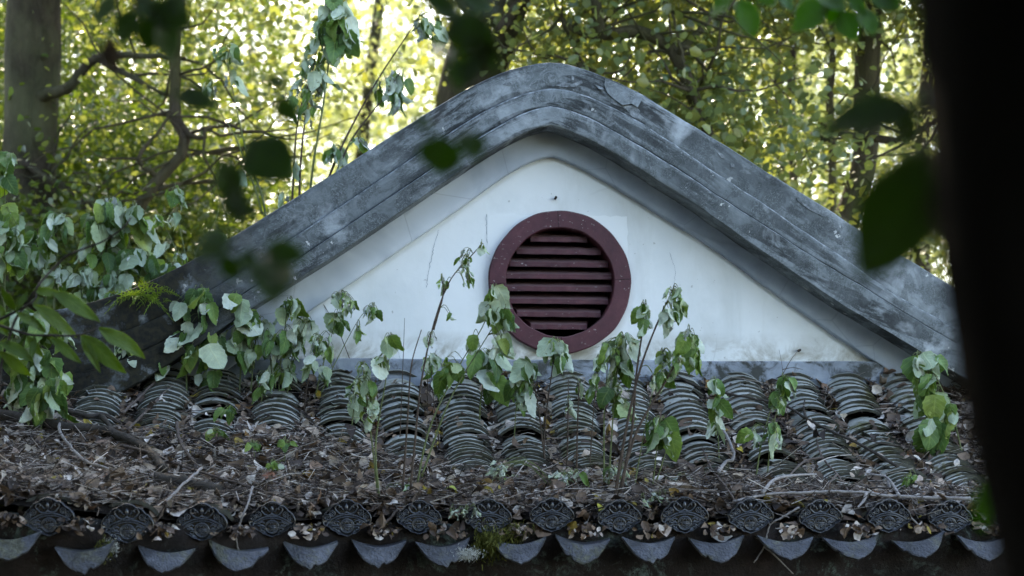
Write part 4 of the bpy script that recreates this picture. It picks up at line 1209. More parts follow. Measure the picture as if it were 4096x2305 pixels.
plant('wilted plant with a drooping head between the left bushes and the tall stems', [[(478, 700), (462, 620), (445, 540), (441, 480)], [(470, 700), (430, 600), (404, 550)], [(480, 700), (500, 620), (540, 560), (556, 500)]],
      [(438, 482, 18, 14, 7), (440, 545, 10, 12, 3), (403, 548, 10, 10, 3), (415, 610, 8, 10, 2), (548, 590, 14, 18, 4), (455, 640, 18, 10, 4)], 9.7, 'stem_green', .004, 5, (32, 52), (.35, .5, .15), .6, group=TALL, name='tall_nettle')
# the thicket behind the low end of the coping
THICK = 'green plants in the thicket behind the low coping'
plant('leafy plant with pale undersides at the left of the thicket', [[(135, 800), (140, 700), (146, 560), (150, 535)], [(120, 800), (110, 700), (100, 640)]],
      [(145, 545, 26, 12, 7), (120, 585, 30, 18, 7), (95, 630, 40, 25, 9), (140, 680, 40, 25, 8)], 9.7, 'stem_green', .006, 6, (50, 74), (.55, .4, .05), .6, group=THICK)
plant('big leaved plant with a dark green crown in the middle of the thicket', [[(255, 800), (262, 700), (268, 600), (270, 505)]],
      [(272, 508, 30, 14, 7), (240, 550, 25, 15, 5), (290, 560, 28, 20, 6), (245, 620, 40, 25, 8), (300, 640, 40, 20, 7)], 9.65, 'stem_green', .006, 7, (56, 96), (.75, .22, .03), .3, group=THICK)
plant('leafy plant with arching leaf stalks near the right of the thicket', [[(330, 800), (320, 690), (325, 600), (335, 522)], [(370, 790), (372, 700), (378, 655)]],
      [(335, 525, 26, 10, 6), (350, 560, 20, 16, 4), (378, 655, 24, 12, 6), (340, 640, 30, 20, 5), (400, 690, 30, 20, 5)], 9.6, 'stem_green', .0055, 8, (46, 84), (.7, .27, .03), .35, group=THICK)
plant('small leafy plant in the thicket against the rising coping', [[(428, 790), (432, 700), (436, 668)]], [(436, 668, 20, 12, 7), (445, 695, 22, 14, 5)], 9.6, 'stem_green', .004, 9, (36, 58), (.7, .3, 0), .3, group=THICK)
plant('low pale plant in the thicket under the big leaved one', [[(210, 830), (205, 740), (200, 700)], [(290, 820), (285, 750), (280, 710)]],
      [(200, 690, 40, 22, 9), (285, 700, 40, 22, 9), (240, 740, 60, 20, 8)], 9.5, 'stem_green', .005, 10, (42, 66), (.45, .5, .05), .7, group=THICK)
plant('leafy plant cut by the left edge of the picture, high in the thicket', [[(10, 900), (12, 700), (14, 560), (8, 400)]],
      [(14, 400, 20, 16, 5), (8, 440, 16, 20, 4), (20, 530, 24, 20, 6), (30, 580, 30, 25, 7), (15, 640, 30, 25, 7), (50, 610, 20, 25, 4)], 9.55, 'stem_green', .006, 11, (52, 80), (.7, .28, .02), .4, group=THICK)
# plants in front of the low coping and on the left of the roof
plant('large leaved plant in front of the low coping at the far left', [[(30, 1060), (35, 960), (40, 850), (50, 780)], [(90, 1060), (85, 960), (95, 880), (110, 800)]],
      [(50, 790, 40, 20, 7), (110, 810, 40, 25, 8), (40, 870, 40, 30, 8), (100, 900, 45, 30, 8), (140, 945, 25, 20, 5), (60, 960, 40, 25, 6)], None, 'stem_green', .005, 12, (60, 100), (.65, .33, .02), .35)
plant('low leafy plant hanging over the thick dark branch at the left', [[(100, 1100), (110, 1030), (118, 985)]], [(118, 985, 36, 14, 5), (140, 960, 22, 14, 4), (100, 1020, 14, 14, 2)], None, 'stem_green', .004, 13, (58, 92), (.8, .2, 0), .2)
plant('small leafy plant in front of the mossy coping foot', [[(322, 990), (320, 930), (318, 870)], [(300, 985), (298, 920), (295, 865)]],
      [(322, 862, 26, 14, 8), (300, 870, 14, 12, 4), (330, 905, 18, 16, 4)], None, 'stem_green', .0035, 14, (42, 62), (.55, .42, .03), .45)
plant('fresh big leaved plant beside the end of the white gable wall', [[(500, 1000), (508, 900), (512, 800), (500, 735)], [(470, 1000), (466, 930), (440, 900)], [(540, 1000), (545, 900), (540, 840)]],
      [(500, 735, 36, 14, 7), (465, 770, 24, 20, 5), (520, 780, 28, 20, 5), (480, 830, 30, 24, 6), (420, 910, 10, 6, 2), (535, 850, 24, 20, 5), (500, 880, 36, 26, 7), (520, 940, 26, 16, 4)], None, 'stem_green', .005, 15, (48, 84), (.8, .19, .01), .28)
plant('leafy plant with holed leaves right of the fresh big leaved one', [[(602, 1000), (606, 900), (604, 820), (600, 750)], [(630, 1000), (640, 880), (655, 800)]],
      [(600, 748, 22, 12, 6), (620, 790, 26, 18, 6), (600, 840, 28, 22, 6), (650, 810, 20, 18, 5), (630, 880, 30, 24, 7)], None, 'stem_green', .004, 16, (44, 72), (.5, .47, .03), .5)
plant('wilting plant with pale curled leaves against the left of the white wall', [[(700, 1010), (706, 920), (715, 840), (725, 760)], [(720, 1010), (735, 900), (770, 810)], [(690, 1000), (680, 900), (676, 830)]],
      [(725, 765, 28, 14, 8), (770, 810, 24, 14, 6), (740, 850, 36, 26, 9), (680, 850, 24, 24, 6), (720, 920, 36, 20, 7)], None, 'stem_green', .004, 17, (42, 72), (.35, .58, .07), .55)
plant('thin wilting plant with small curled leaves against the white wall', [[(790, 1010), (812, 920), (835, 840), (856, 745)], [(800, 1005), (850, 900), (905, 800), (940, 768)]],
      [(856, 745, 22, 14, 6), (880, 760, 14, 14, 3), (850, 800, 18, 24, 5), (935, 775, 20, 10, 6), (905, 830, 8, 14, 2), (820, 860, 18, 22, 5), (810, 930, 20, 20, 4)], None, 'stem_green', .0028, 18, (34, 56), (.2, .65, .15), .55)
plant('wilting plant with a dark green top leaf, left of the bare tall stems', [[(952, 1262), (940, 1150), (925, 1030), (912, 925)], [(955, 1260), (945, 1120), (970, 960), (985, 860)]],
      [(912, 918, 14, 8, 3), (920, 960, 24, 20, 8), (985, 850, 16, 12, 5), (968, 900, 18, 18, 4), (930, 1030, 14, 26, 5)], None, 'stem_green', .004, 19, (38, 70), (.3, .6, .1), .6)
plant('bare brown stem with withered leaves at its tip, crossing the white wall', [[(1030, 1255), (1045, 1100), (1060, 960), (1090, 820), (1130, 710), (1180, 650), (1212, 615)], [(1012, 1250), (1025, 1060), (1035, 920), (1060, 830)], [(1090, 830), (1115, 740), (1110, 700)]],
      [(1168, 650, 16, 22, 7), (1212, 622, 6, 8, 2), (1112, 705, 12, 8, 4), (1175, 700, 12, 16, 3), (1132, 790, 5, 5, 1), (1085, 850, 16, 14, 4)], None, 'stem_brown', .0048, 20, (26, 46), (.1, .45, .45), .55)
plant('leafy arching plant hanging in front of the lower left of the round vent', [[(1045, 1240), (1080, 1080), (1150, 930), (1215, 820), (1245, 735)], [(1060, 1200), (1130, 1010), (1205, 880), (1262, 790), (1272, 775)]],
      [(1243, 728, 18, 8, 4), (1235, 770, 16, 18, 4), (1268, 790, 22, 12, 6), (1195, 850, 10, 8, 2), (1260, 850, 20, 22, 6), (1130, 920, 30, 20, 5)], None, 'stem_green', .0042, 21, (46, 74), (.4, .52, .08), .5)
plant('plant with large folded green leaves hanging below the round vent', [[(1205, 1080), (1210, 1000), (1225, 920), (1240, 870)]], [(1212, 890, 16, 8, 3), (1250, 885, 16, 10, 3), (1240, 960, 18, 14, 3), (1225, 940, 10, 10, 2)], None, 'stem_green', .0035, 22, (66, 98), (.45, .55, 0), .2)
plant('pale leaved plant hanging just under the bottom of the vent frame', [[(1370, 1180), (1370, 1080), (1385, 960), (1400, 860)], [(1372, 1170), (1350, 1000), (1330, 920), (1320, 905)]],
      [(1400, 858, 20, 8, 6), (1415, 890, 14, 10, 3), (1325, 915, 18, 14, 7), (1300, 960, 16, 12, 4), (1330, 975, 20, 16, 5)], None, 'stem_brown', .0042, 23, (44, 76), (.4, .52, .08), .7)
plant('bare brown stalk standing between two stalks below the vent', [[(1425, 1205), (1428, 1100), (1430, 955)]], [(1430, 1010, 10, 16, 3)], None, 'stem_brown', .0045, 24, (30, 50), (.1, .5, .4), .6, group='bare stalks in the litter')
plant('bare brown stalk right of the middle stalk below the vent', [[(1450, 1240), (1452, 1100), (1457, 960)]], [(1460, 970, 10, 10, 2)], None, 'stem_brown', .005, 25, (30, 50), (.1, .5, .4), .6, group='bare stalks in the litter')
plant('tall brown stems rising right of the vent, with leaves at the tips', [[(1545, 1262), (1575, 1080), (1610, 930), (1655, 810), (1690, 735)], [(1558, 1258), (1590, 1080), (1600, 950), (1618, 820), (1622, 775)], [(1552, 1260), (1600, 1090), (1680, 950), (1735, 835)]],
      [(1692, 730, 14, 8, 4), (1700, 765, 12, 14, 3), (1680, 790, 12, 18, 4), (1620, 775, 12, 10, 4), (1622, 815, 10, 12, 2), (1735, 838, 18, 12, 6), (1745, 880, 12, 20, 4), (1710, 900, 24, 24, 6), (1650, 930, 20, 26, 5)], None, 'stem_brown', .0068, 26, (40, 72), (.35, .55, .1), .55)
plant('bushy wilting plant with pale leaves right below the vent frame', [[(1530, 1235), (1540, 1080), (1550, 950), (1570, 850)], [(1520, 1220), (1520, 1050), (1530, 900)]],
      [(1572, 848, 26, 12, 8), (1535, 870, 22, 14, 6), (1560, 910, 28, 18, 7), (1550, 970, 24, 22, 6), (1575, 1010, 14, 22, 4)], None, 'stem_green', .0042, 27, (44, 76), (.4, .52, .08), .65)
plant('low green plant with broad leaves in front of the right tile columns', [[(1640, 1240), (1650, 1150), (1660, 1062)], [(1645, 1230), (1680, 1120), (1690, 1070)]], [(1660, 1060, 26, 12, 8), (1680, 1085, 18, 12, 4), (1650, 1100, 14, 14, 3)], None, 'stem_green', .0035, 28, (44, 74), (.6, .38, .02), .35)
plant('narrow drooping plant in front of the tile column right of the tall stems', [[(1810, 1180), (1806, 1080), (1800, 965)]], [(1800, 960, 16, 8, 5), (1805, 1005, 12, 14, 4), (1800, 1060, 12, 16, 5)], None, 'stem_green', .0035, 29, (40, 66), (.45, .5, .05), .55)
plant('drooping plant bent over the long dark twig', [[(1900, 1215), (1915, 1120), (1945, 1010), (1970, 955)], [(1930, 1200), (1940, 1100), (1955, 1030)]], [(1970, 955, 16, 8, 5), (1960, 990, 16, 10, 4), (1895, 1090, 12, 16, 4), (1945, 1080, 10, 20, 5)], None, 'stem_green', .0035, 30, (46, 76), (.45, .5, .05), .5)
plant('large leaved yellow green plant hanging near the dark trunk', [[(2425, 1160), (2395, 1040), (2355, 950), (2330, 905), (2312, 892)]], [(2308, 895, 22, 8, 5), (2345, 900, 14, 8, 2), (2325, 950, 20, 14, 5), (2345, 1000, 22, 16, 5), (2375, 1030, 20, 16, 4), (2350, 1060, 20, 14, 4)], None, 'stem_green', .004, 31, (64, 96), (.75, .25, 0), .3)
MORE = [('slender plant with small drooping leaves left of the dark topped wilting plant', [(882, 1100), (890, 1030), (900, 960)], [(900, 962, 16, 12, 5), (893, 1000, 12, 14, 3)]),
        ('slender brown stalk with a few drooping leaves between the bent stem and the vent', [(1110, 1150), (1090, 1000), (1083, 900)], [(1084, 905, 20, 14, 6), (1100, 960, 12, 16, 3)]),
        ('thin plant with narrow pale leaves under the left of the vent', [(1292, 1140), (1296, 1060), (1303, 975)], [(1302, 980, 14, 12, 4), (1310, 1010, 10, 14, 3)]),
        ('thin upright plant with curled leaves left of the bushy pale plant', [(1482, 1200), (1492, 1050), (1506, 900)], [(1508, 905, 16, 12, 5), (1495, 960, 12, 20, 4)]),
        ('slender plant leaning right among the tall brown stems', [(1592, 1245), (1632, 1030), (1668, 885)], [(1668, 890, 18, 14, 6), (1650, 960, 14, 20, 4)]),
        ('thin plant with small leaves right of the pale curled plant at the wall', [(762, 1050), (778, 940), (800, 850)], [(800, 855, 18, 14, 6), (785, 910, 14, 20, 5)]),
        ('low wilting plant between the seedlings and the left tile columns', [(655, 1040), (660, 990), (668, 940)], [(668, 945, 20, 14, 6), (655, 980, 14, 14, 3)])]
for k_, (lab, st, lv) in enumerate(MORE):
    plant(lab, [st], lv, None, ('stem_green', 'stem_brown')[k_ % 2], .003, 70 + k_, (34, 62), (.3, .55, .15), .5)
plant('tiny seedling patch among the litter left of centre', [[(690, 1210), (688, 1170)], [(640, 1150), (638, 1120)], [(715, 1160), (720, 1115)]], [(690, 1168, 12, 6, 5), (638, 1118, 12, 6, 4), (718, 1112, 10, 6, 4)], None, 'stem_green', .0015, 32, (18, 28), (1, 0, 0), .1, hang=.5)
plant('small bright seedling on the litter near the pale level branch', [[(2270, 1250), (2280, 1215), (2285, 1195)]], [(2285, 1200, 14, 10, 6)], None, 'stem_green', .0015, 33, (18, 28), (1, 0, 0), .1, hang=.5)
plant('small green seedling by the thin stick on the left litter', [[(535, 1130), (545, 1085)], [(575, 1060), (580, 1035)]], [(545, 1083, 16, 5, 5), (580, 1030, 16, 8, 3)], None, 'stem_green', .0015, 34, (26, 40), (.9, .1, 0), .1, hang=.5)
plant('white withered plant slumped on the litter right of centre', [[(1400, 1245), (1420, 1215), (1440, 1195)], [(1500, 1240), (1530, 1200), (1560, 1180)]], [(1430, 1190, 40, 8, 7), (1550, 1185, 40, 10, 8), (1260, 1170, 30, 12, 5)], None, 'stem_brown', .002, 35, (34, 56), (0, .3, .7), .8, hang=.45)
for k_, (lab, x, y) in enumerate([('pale withered leaves slumped behind the end tile left of the moss', 1270, 1225), ('whitish withered leaves slumped left of the bare stalks', 1000, 1245), ('bleached withered leaves in the litter right of the tall brown stems', 1700, 1225), ('curled grey green dead leaves beside the moss clump', 1160, 1300), ('pale shrivelled leaves on the litter by the low green plant', 1640, 1265)]):
    plant(lab, [[(x, y), (x + 14, y - 16), (x + 26, y - 26)], [(x - 8, y), (x - 26, y - 14)]], [(x + 8, y - 16, 44, 12, 7)], None, 'stem_brown', .0018, 50 + k_, (34, 58), (0, .25, .75), .8, hang=.4, name='withered_plant', group='withered plants slumped in the litter')
plant('dry branching seed stalk in front of the broken right tile column', [[(1990, 1120), (1975, 1000), (1968, 925), (1960, 880)], [(1970, 940), (1990, 905), (2010, 880)], [(1968, 930), (1995, 925), (2020, 930)]], [], None, 'stem_brown', .0018, 36, group='bare stalks in the litter')
plant('thin bare twig crossing the left end of the white wall', [[(890, 930), (850, 830), (800, 745), (770, 710)]], [], None, 'stem_brown', .0022, 37, group='bare stalks in the litter')
plant('thin bare upright stalks in front of the white wall, left of the bent stem', [[(1005, 1130), (1012, 960), (1018, 800)], [(1075, 1020), (1078, 930), (1098, 880)]], [], None, 'stem_brown', .0024, 38, group='bare stalks in the litter')

# fern on the low coping
def fern(label, x, y, Y):
    base = WD(x, y, Y); root = empty('fern_tuft', base); tag(root, label, 'fern')
    r = random.Random(4)
    for k in range(34):
        b = MB()
        th = r.uniform(-2.9, .25); L_ = r.uniform(.06, .17)
        d = Vector((math.cos(th) * 1.0, r.uniform(-.7, .1), abs(math.sin(th)) * r.uniform(.1, .9) + .05)).normalized()
        if r.random() < .45: d.z -= .4
        pts = []
        for i in range(8):
            t = i / 7; pts.append(d * (L_ * t) + Vector((0, 0, -.5 * L_ * t * t)))
        for i in range(1, 8):
            p = pts[i]; s_ = .018 * (1 - i / 9)
            side = Vector((-d.z, 0, d.x)).normalized()
            for sg in (1, -1):
                e = p + side * s_ * sg + (pts[i] - pts[i - 1]) * .7
                w = (pts[i] - pts[i - 1]) * .32
                b.put([p - w * .5, p + w * .5, e + w * .2, e - w * .2], [(0, 1, 2, 3)])
        b.tube(pts, [.0012] * 8, 4)
        o = b.build('frond', M['fern'], root)
        o.location = Vector((r.gauss(0, .035), r.gauss(0, .02), r.gauss(0, .012)))
    return root
fern('yellow green fern tuft growing on the low end of the coping', 372, 745, 8.72)

# ------------------------------------------------------------------ near saplings and branches
SAP = [leaf_mesh('leaf', M['leaf_sap'], M['leaf_sap'], .125, .25, .35, .2, .15, 0, False, 20, lance=True), leaf_mesh('leaf', M['leaf_sap'], M['leaf_sap'], .14, .4, .2, .1, .2, 0, False, 21, lance=True)]
FOR = [leaf_mesh('leaf', M['leaf_fore'], M['leaf_fore'], .30, .3, .3, .2, .2, 0, False, 22, lance=True), leaf_mesh('leaf', M['leaf_fore'], M['leaf_fore'], .36, .15, .5, .3, .2, 0, False, 23, lance=True)]
GRN = [leaf_mesh('leaf', M['leaf_green'], M['leaf_green'], .26, .25, .4, .2, .2, 0, False, 24, lance=True)]
def leafy_branch(name, label, Y, twigs, leaves, pool, mat, rad, group, seed, cat='branch', wf=1.0):
    """twigs: polylines (display px); leaves: (x0, y0, x1, y1, facing) from base to tip"""
    r = random.Random(seed)
    base = WD(*twigs[0][0], Y); root = empty(name, base); tag(root, label, cat, group)
    for tw in twigs:
        P = [WD(x, y, Y + r.uniform(-.02, .02)) - base for x, y in tw]
        C = spline([tuple(a) for a in P], max(6, 6 * len(P)))
        b = MB(); b.tube(C, [rad * (1 - .55 * i / (len(C) - 1)) for i in range(len(C))], 7); b.build('twig', mat, root)
    for lf in leaves:
        x0, y0, x1, y1 = lf[:4]
        fc = lf[4] if len(lf) > 4 else 1.0
        A = WD(x0, y0, Y) - base; B = WD(x1, y1, Y) - base
        A.y += r.uniform(-.02, .02); B.y += r.uniform(-.04, .04)
        ax = B - A; ln = ax.length
        face = Vector((r.uniform(-.4, .4), -fc, r.uniform(.2, .7)))
        add('leaf', r.choice(pool), root, leaf_matrix(A, ax, face, ln, (lf[5] if len(lf) > 5 else 1.0) * wf))
    return root
def s3(x, y): return (x / 2.9 / K, (1100 + y / 2.9) / K)
def s7(x, y): return (x * .4138 / K, (700 + y * .4138) / K)
sl = [((600, 190), (1170, 510)), ((400, 350), (890, 700)), ((200, 440), (520, 650)), ((960, 700), (1460, 1150)), ((1150, 620), (1680, 940)), ((600, 730), (960, 1020)), ((300, 700), (500, 970)), ((0, 760), (400, 1000)),
      ((0, 890), (360, 1190)), ((20, 160), (150, 430)), ((330, 200), (170, 440)), ((380, 170), (720, 230)), ((380, 700), (400, 960)), ((-150, 500), (90, 700)), ((-60, 300), (60, 520))]
leafy_branch('leaning_sapling', 'sapling with long narrow green leaves and a dark arching stem at the lower left', 6.2,
             [[s3(-40, 1500), s3(0, 1150), s3(40, 930), s3(90, 780), s3(180, 520), s3(300, 350), s3(430, 150), s7(400, 1030), s7(560, 860), s7(690, 760), s7(1000, 640), s7(1190, 510), s7(1265, 415)],
              [s3(-200, 560), s3(0, 590), s3(330, 690), s3(600, 700), s3(900, 700), s3(1150, 610)], [s3(-20, 520), s3(150, 440), s3(390, 300), s3(420, 180)], [s3(-150, 700), s3(0, 760)], [s3(-150, 820), s3(0, 890)]],
             [(*s3(*a), *s3(*b_), 1.0, 1.15) for a, b_ in sl] + [(*s3(930, 690), *s3(1180, 1130), .1, .8)], SAP, M['wood_dark'], .0055, None, 5, 'sapling')
FG = 'dark out of focus leaves near the camera'
fb = lambda label, Y, tw, lv, pool=FOR, mat=M['wood_dark'], rad=.0018, seed=1, wf=1.0: leafy_branch('overhanging_twig', label, Y, tw, lv, pool, mat, rad, FG, seed, 'branch', wf)
fb('dark blurred leaf cluster hanging at the top left', 3.0, [[(340, -120), (360, -20), (400, 40)], [(360, -20), (290, 20)], [(360, -20), (270, 90)]],
   [(300, -5, 225, 60), (330, -20, 420, 45), (370, 10, 480, 70), (400, 40, 430, 150), (420, -20, 475, 60), (340, 20, 300, 115), (380, 30, 360, 130)], seed=2, wf=.95)
fb('single reddish blurred leaf below the dark top left cluster', 3.2, [[(330, -140), (300, 0), (272, 90)]], [(272, 90, 285, 185)], [leaf_mesh('leaf', M['stem_brown'], M['stem_brown'], .26, .3, .3, .2, .2, 0, False, 25, lance=True)], seed=3)
fb('dark blurred leaves in a hanging string in front of the thin wilted stems', 2.8, [[(470, -140), (480, 60), (470, 215), (540, 300), (640, 345), (600, 420), (560, 420)], [(640, 345), (700, 250), (705, 185)], [(560, 420), (620, 510)]],
   [(445, 235, 555, 270), (618, 352, 738, 448, 1, 1.35), (556, 405, 600, 520, 1, 1.2), (590, 470, 610, 570, 1, 1.2), (600, 545, 665, 525), (665, 200, 728, 210), (700, 250, 740, 300, .4)], seed=4, wf=.9)
fb('dark blurred leaves in front of the leaning trunk above the apex', 2.7, [[(1130, -160), (1140, -20), (1180, 60), (1185, 170)]],
   [(1060, -10, 1170, 25, 1, 1.2), (1130, -30, 1260, 10), (1165, 30, 1180, 150, 1, 1.3), (1230, 60, 1160, 190), (1185, 100, 1250, 180, 1, 1.2), (1150, 150, 1160, 235), (1200, 150, 1170, 225), (1080, 120, 1150, 125, .5)], seed=5, wf=.95)
fb('small blurred green leaves in front of the left slope of the coping', 2.5, [[(1150, -160), (1120, 150), (1110, 340), (1180, 335)], [(1115, 300), (1040, 312)]], [(1110, 340, 1100, 445, 1, 1.3), (1180, 330, 1195, 408, 1, 1.3), (1040, 310, 1095, 315)], seed=6, wf=1.15)
fb('blurred green leaves in front of the left end of the coping', 2.4, [[(500, -180), (560, 300), (620, 600), (680, 640)], [(620, 600), (520, 610)]],
   [(590, 600, 478, 635, 1, 1.4), (560, 640, 600, 710, 1, 1.2), (660, 630, 775, 640, 1, 1.2), (680, 640, 690, 760, 1, 1.3), (640, 625, 600, 680)], seed=7, wf=.95)
fb('bright green blurred leaves along the top right edge', 4.2, [[(1740, -160), (1900, -40), (2060, -20), (2180, -20), (2300, -60)]],
   [(1850, -15, 1780, 25), (1860, 0, 1905, 95, 1, 1.1), (1890, -20, 1950, 15), (2090, 10, 1985, 60, 1, 1.2), (2060, -30, 2120, 30), (2100, -20, 2090, 60), (2110, 30, 2150, 105, 1, 1.2), (2170, 20, 2195, 90, 1, 1.2), (2180, -10, 2270, 20), (2130, -10, 2180, 40), (2200, -30, 2260, 30), (1950, -40, 2010, 20)], GRN, seed=8, wf=1.15)
fb('large dark blurred leaf hanging point down beside the near trunk', 1.9, [[(2560, 200), (2440, 330), (2360, 380)], [(2360, 380), (2350, 300)], [(2400, 400), (2380, 480)]],
   [(2345, 385, 2165, 716, 1, .82), (2320, 380, 2225, 470, .6, .9), (2350, 300, 2300, 240), (2400, 420, 2370, 610, 1, 1.2), (2440, 330, 2380, 430, 1, 1.4)], seed=9)
fb('broad dark blurred leaf reaching left from the near trunk', 2.2, [[(2560, 150), (2420, 230), (2300, 290)]], [(2300, 275, 2060, 305, 1, .8), (2320, 230, 2300, 290), (2290, 270, 2250, 360, .6), (2400, 230, 2310, 270)], seed=10, wf=1.1)
fb('dark leaves hanging down the top of the near trunk', 2.0, [[(2500, -150), (2400, -20), (2340, 60)]], [(2380, -30, 2310, 40), (2350, 20, 2345, 130), (2370, 60, 2325, 160, .6), (2420, -20, 2350, 30), (2400, 130, 2350, 230), (2360, 0, 2290, 10)], seed=11)
fb('blurred green leaf low beside the near trunk', 2.0, [[(2600, 1100), (2500, 1160), (2462, 1200)]], [(2472, 1185, 2448, 1325, 1, .6)], GRN, seed=12)

# ------------------------------------------------------------------ trees
def leaf_cloud(P, size, r, nbias=.5, asp=.36):
    n = len(P)
    N = r.normal(0, 1, (n, 3)); N[:, 2] += nbias * 2; N /= np.linalg.norm(N, axis=1)[:, None]
    A = r.normal(0, 1, (n, 3)); A[:, 2] -= .5; A -= N * (A * N).sum(1)[:, None]; A /= np.linalg.norm(A, axis=1)[:, None]
    B = np.cross(N, A)
    s_ = size[:, None]; fold = r.uniform(.02, .18, n)[:, None] * s_
    V = np.zeros((n, 6, 3))
    V[:, 0] = P; V[:, 3] = P + A * s_
    V[:, 1] = P + A * s_ * .3 + B * s_ * asp + N * fold; V[:, 2] = P + A * s_ * .72 + B * s_ * asp * .8 + N * fold
    V[:, 5] = P + A * s_ * .3 - B * s_ * asp + N * fold; V[:, 4] = P + A * s_ * .72 - B * s_ * asp * .8 + N * fold
    f = np.array([(0, 5, 4, 3), (0, 3, 2, 1)])
    return V.reshape(-1, 3), (f[None] + (np.arange(n) * 6)[:, None, None]).reshape(-1, 4)
def clumps(boxes, per, spread, r):
    """boxes: (x0,x1,y0,y1,z0,z1,n clumps)"""
    out = []
    for (x0, x1, y0, y1, z0, z1, n) in boxes:
        C = r.uniform((x0, y0, z0), (x1, y1, z1), (n, 3))
        k = r.poisson(per, n) + 2
        for c, m_ in zip(C, k):
            sp = spread * r.uniform(.6, 1.4)
            out.append(c + r.normal(0, 1, (m_, 3)) * np.array([sp, sp, sp * .55]))
    return np.concatenate(out)
def tree(name, label, base, trunk_pts, r0, r1, bark, branches, crown, mat, lsize, seed, per=55, spread=.28, group='forest trees behind the hall', nbias=.5, asp=.31, twigs=0):
    """trunk and branches: world polylines (relative to base for the mesh); crown: clump boxes in world space"""
    r = np.random.default_rng(seed); rr = random.Random(seed)
    base = Vector(base); root = empty(name, base); tag(root, label, 'tree', group)
    C = spline([tuple(Vector(p) - base) for p in trunk_pts], 6 * len(trunk_pts)); n = len(C)
    b = MB(); b.tube([Vector(c) for c in C], [(r0 + (r1 - r0) * i / (n - 1)) * (1 + .05 * math.sin(i * 1.3) + (.35 * max(0, 1 - i / 3))) for i in range(n)], 16); b.build('trunk', bark, root)
    for (pts, a, e) in branches:
        C = spline([tuple(Vector(p) - base) for p in pts], 6 * len(pts)); n = len(C)
        C = [Vector(c) + Vector((rr.gauss(0, a * .12), rr.gauss(0, a * .12), rr.gauss(0, a * .12))) for c in C]
        b = MB(); b.tube(C, [a + (e - a) * i / (n - 1) for i in range(n)], 8); b.build('limb', bark, root)
    if twigs:
        for k in range(twigs):
            pts0 = trunk_pts if not branches or rr.random() < .3 else rr.choice(branches)[0]
            i = rr.randrange(max(1, len(pts0) // 3), len(pts0)); a = Vector(pts0[i]) - base
            d = Vector((rr.gauss(0, 1), rr.uniform(-.5, .3), rr.uniform(-.5, .7))).normalized(); ln = rr.uniform(.35, 1.1)
            C = [a]; 
            for q in range(6):
                d = (d + Vector((rr.gauss(0, .32), rr.gauss(0, .15), rr.gauss(0, .3)))).normalized(); C.append(C[-1] + d * ln / 6)
            b = MB(); b.tube(C, [.011 - .0014 * q for q in range(7)], 5); b.build('twig', bark, root)
    if crown:
        P = clumps(crown, per, spread, r)
        v, f = leaf_cloud(P - np.array(base), np.minimum(r.gamma(9, lsize / 9, len(P)), lsize * 1.45), r, nbias, asp)
        add('crown', mk_mesh('crown', v, f, mat, True), root)
    return root
def g(x, y): return (x, y, terrain(x, y) - .1)
Dp = lambda x, y, Y: tuple(WD(x, y, Y))

# 1 big mottled trunk at the left
t1 = Dp(78, 600, 13.6)
tree('broadleaf_tree', 'thick mottled grey trunk at the upper left', g(t1[0] - .15, 13.6),
     [g(t1[0] - .15, 13.6), Dp(70, 900, 13.6), Dp(70, 500, 13.6), Dp(80, 250, 13.6), Dp(85, 0, 13.6), Dp(95, -400, 13.8), Dp(60, -1200, 14.0)], .235, .15, M['bark_a'],
     [([Dp(95, 245, 13.5), Dp(170, 220, 13.3), Dp(230, 155, 13.2), Dp(300, 140, 13.1), Dp(440, 145, 13.0), Dp(470, 150, 13)], .045, .012),
      ([Dp(240, 150, 13.2), Dp(330, 190, 13.0), Dp(420, 240, 12.9), Dp(520, 250, 12.9)], .018, .008), ([Dp(20, 380, 13.5), Dp(120, 450, 13.3), Dp(230, 520, 13.2)], .03, .01),
      ([Dp(60, 0, 13.8), Dp(-100, -250, 13.8), Dp(-250, -500, 14)], .08, .03), ([Dp(90, -300, 13.8), Dp(300, -600, 13.4), Dp(500, -800, 13)], .09, .03)],
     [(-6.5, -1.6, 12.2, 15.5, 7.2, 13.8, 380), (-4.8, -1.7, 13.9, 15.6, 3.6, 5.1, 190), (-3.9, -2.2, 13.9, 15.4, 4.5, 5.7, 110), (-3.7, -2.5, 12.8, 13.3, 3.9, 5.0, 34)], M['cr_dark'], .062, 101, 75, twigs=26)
# 2 slender crooked tree
tree('crooked_tree', 'slender crooked dark stem winding upward left of the tall weeds', g(-2.75, 12.9),
     [g(-2.75, 12.9), Dp(300, 760, 12.9), Dp(345, 540, 12.8), Dp(400, 450, 12.8), Dp(455, 395, 12.8), Dp(465, 340, 12.8), Dp(441, 295, 12.8), Dp(442, 190, 12.8), Dp(440, 80, 12.8), Dp(470, -200, 12.8), Dp(420, -700, 12.8)], .055, .03, M['bark_b'],
     [([Dp(440, 295, 12.8), Dp(480, 340, 12.75), Dp(515, 345, 12.7), Dp(520, 325, 12.7), Dp(580, 315, 12.7)], .022, .008), ([Dp(455, 395, 12.8), Dp(520, 385, 12.9), Dp(620, 400, 13)], .014, .006), ([Dp(380, 480, 12.8), Dp(460, 462, 12.8), Dp(560, 460, 12.9)], .016, .007),
      ([Dp(400, 450, 12.8), Dp(350, 400, 12.7), Dp(400, 330, 12.7), Dp(430, 280, 12.7)], .018, .008)],
     [(-3.6, -1.4, 12.2, 14.2, 6.9, 10.6, 150), (-3.0, -1.2, 13.1, 14.2, 4.4, 6.6, 46)], M['cr_near'], .058, 102, twigs=22)
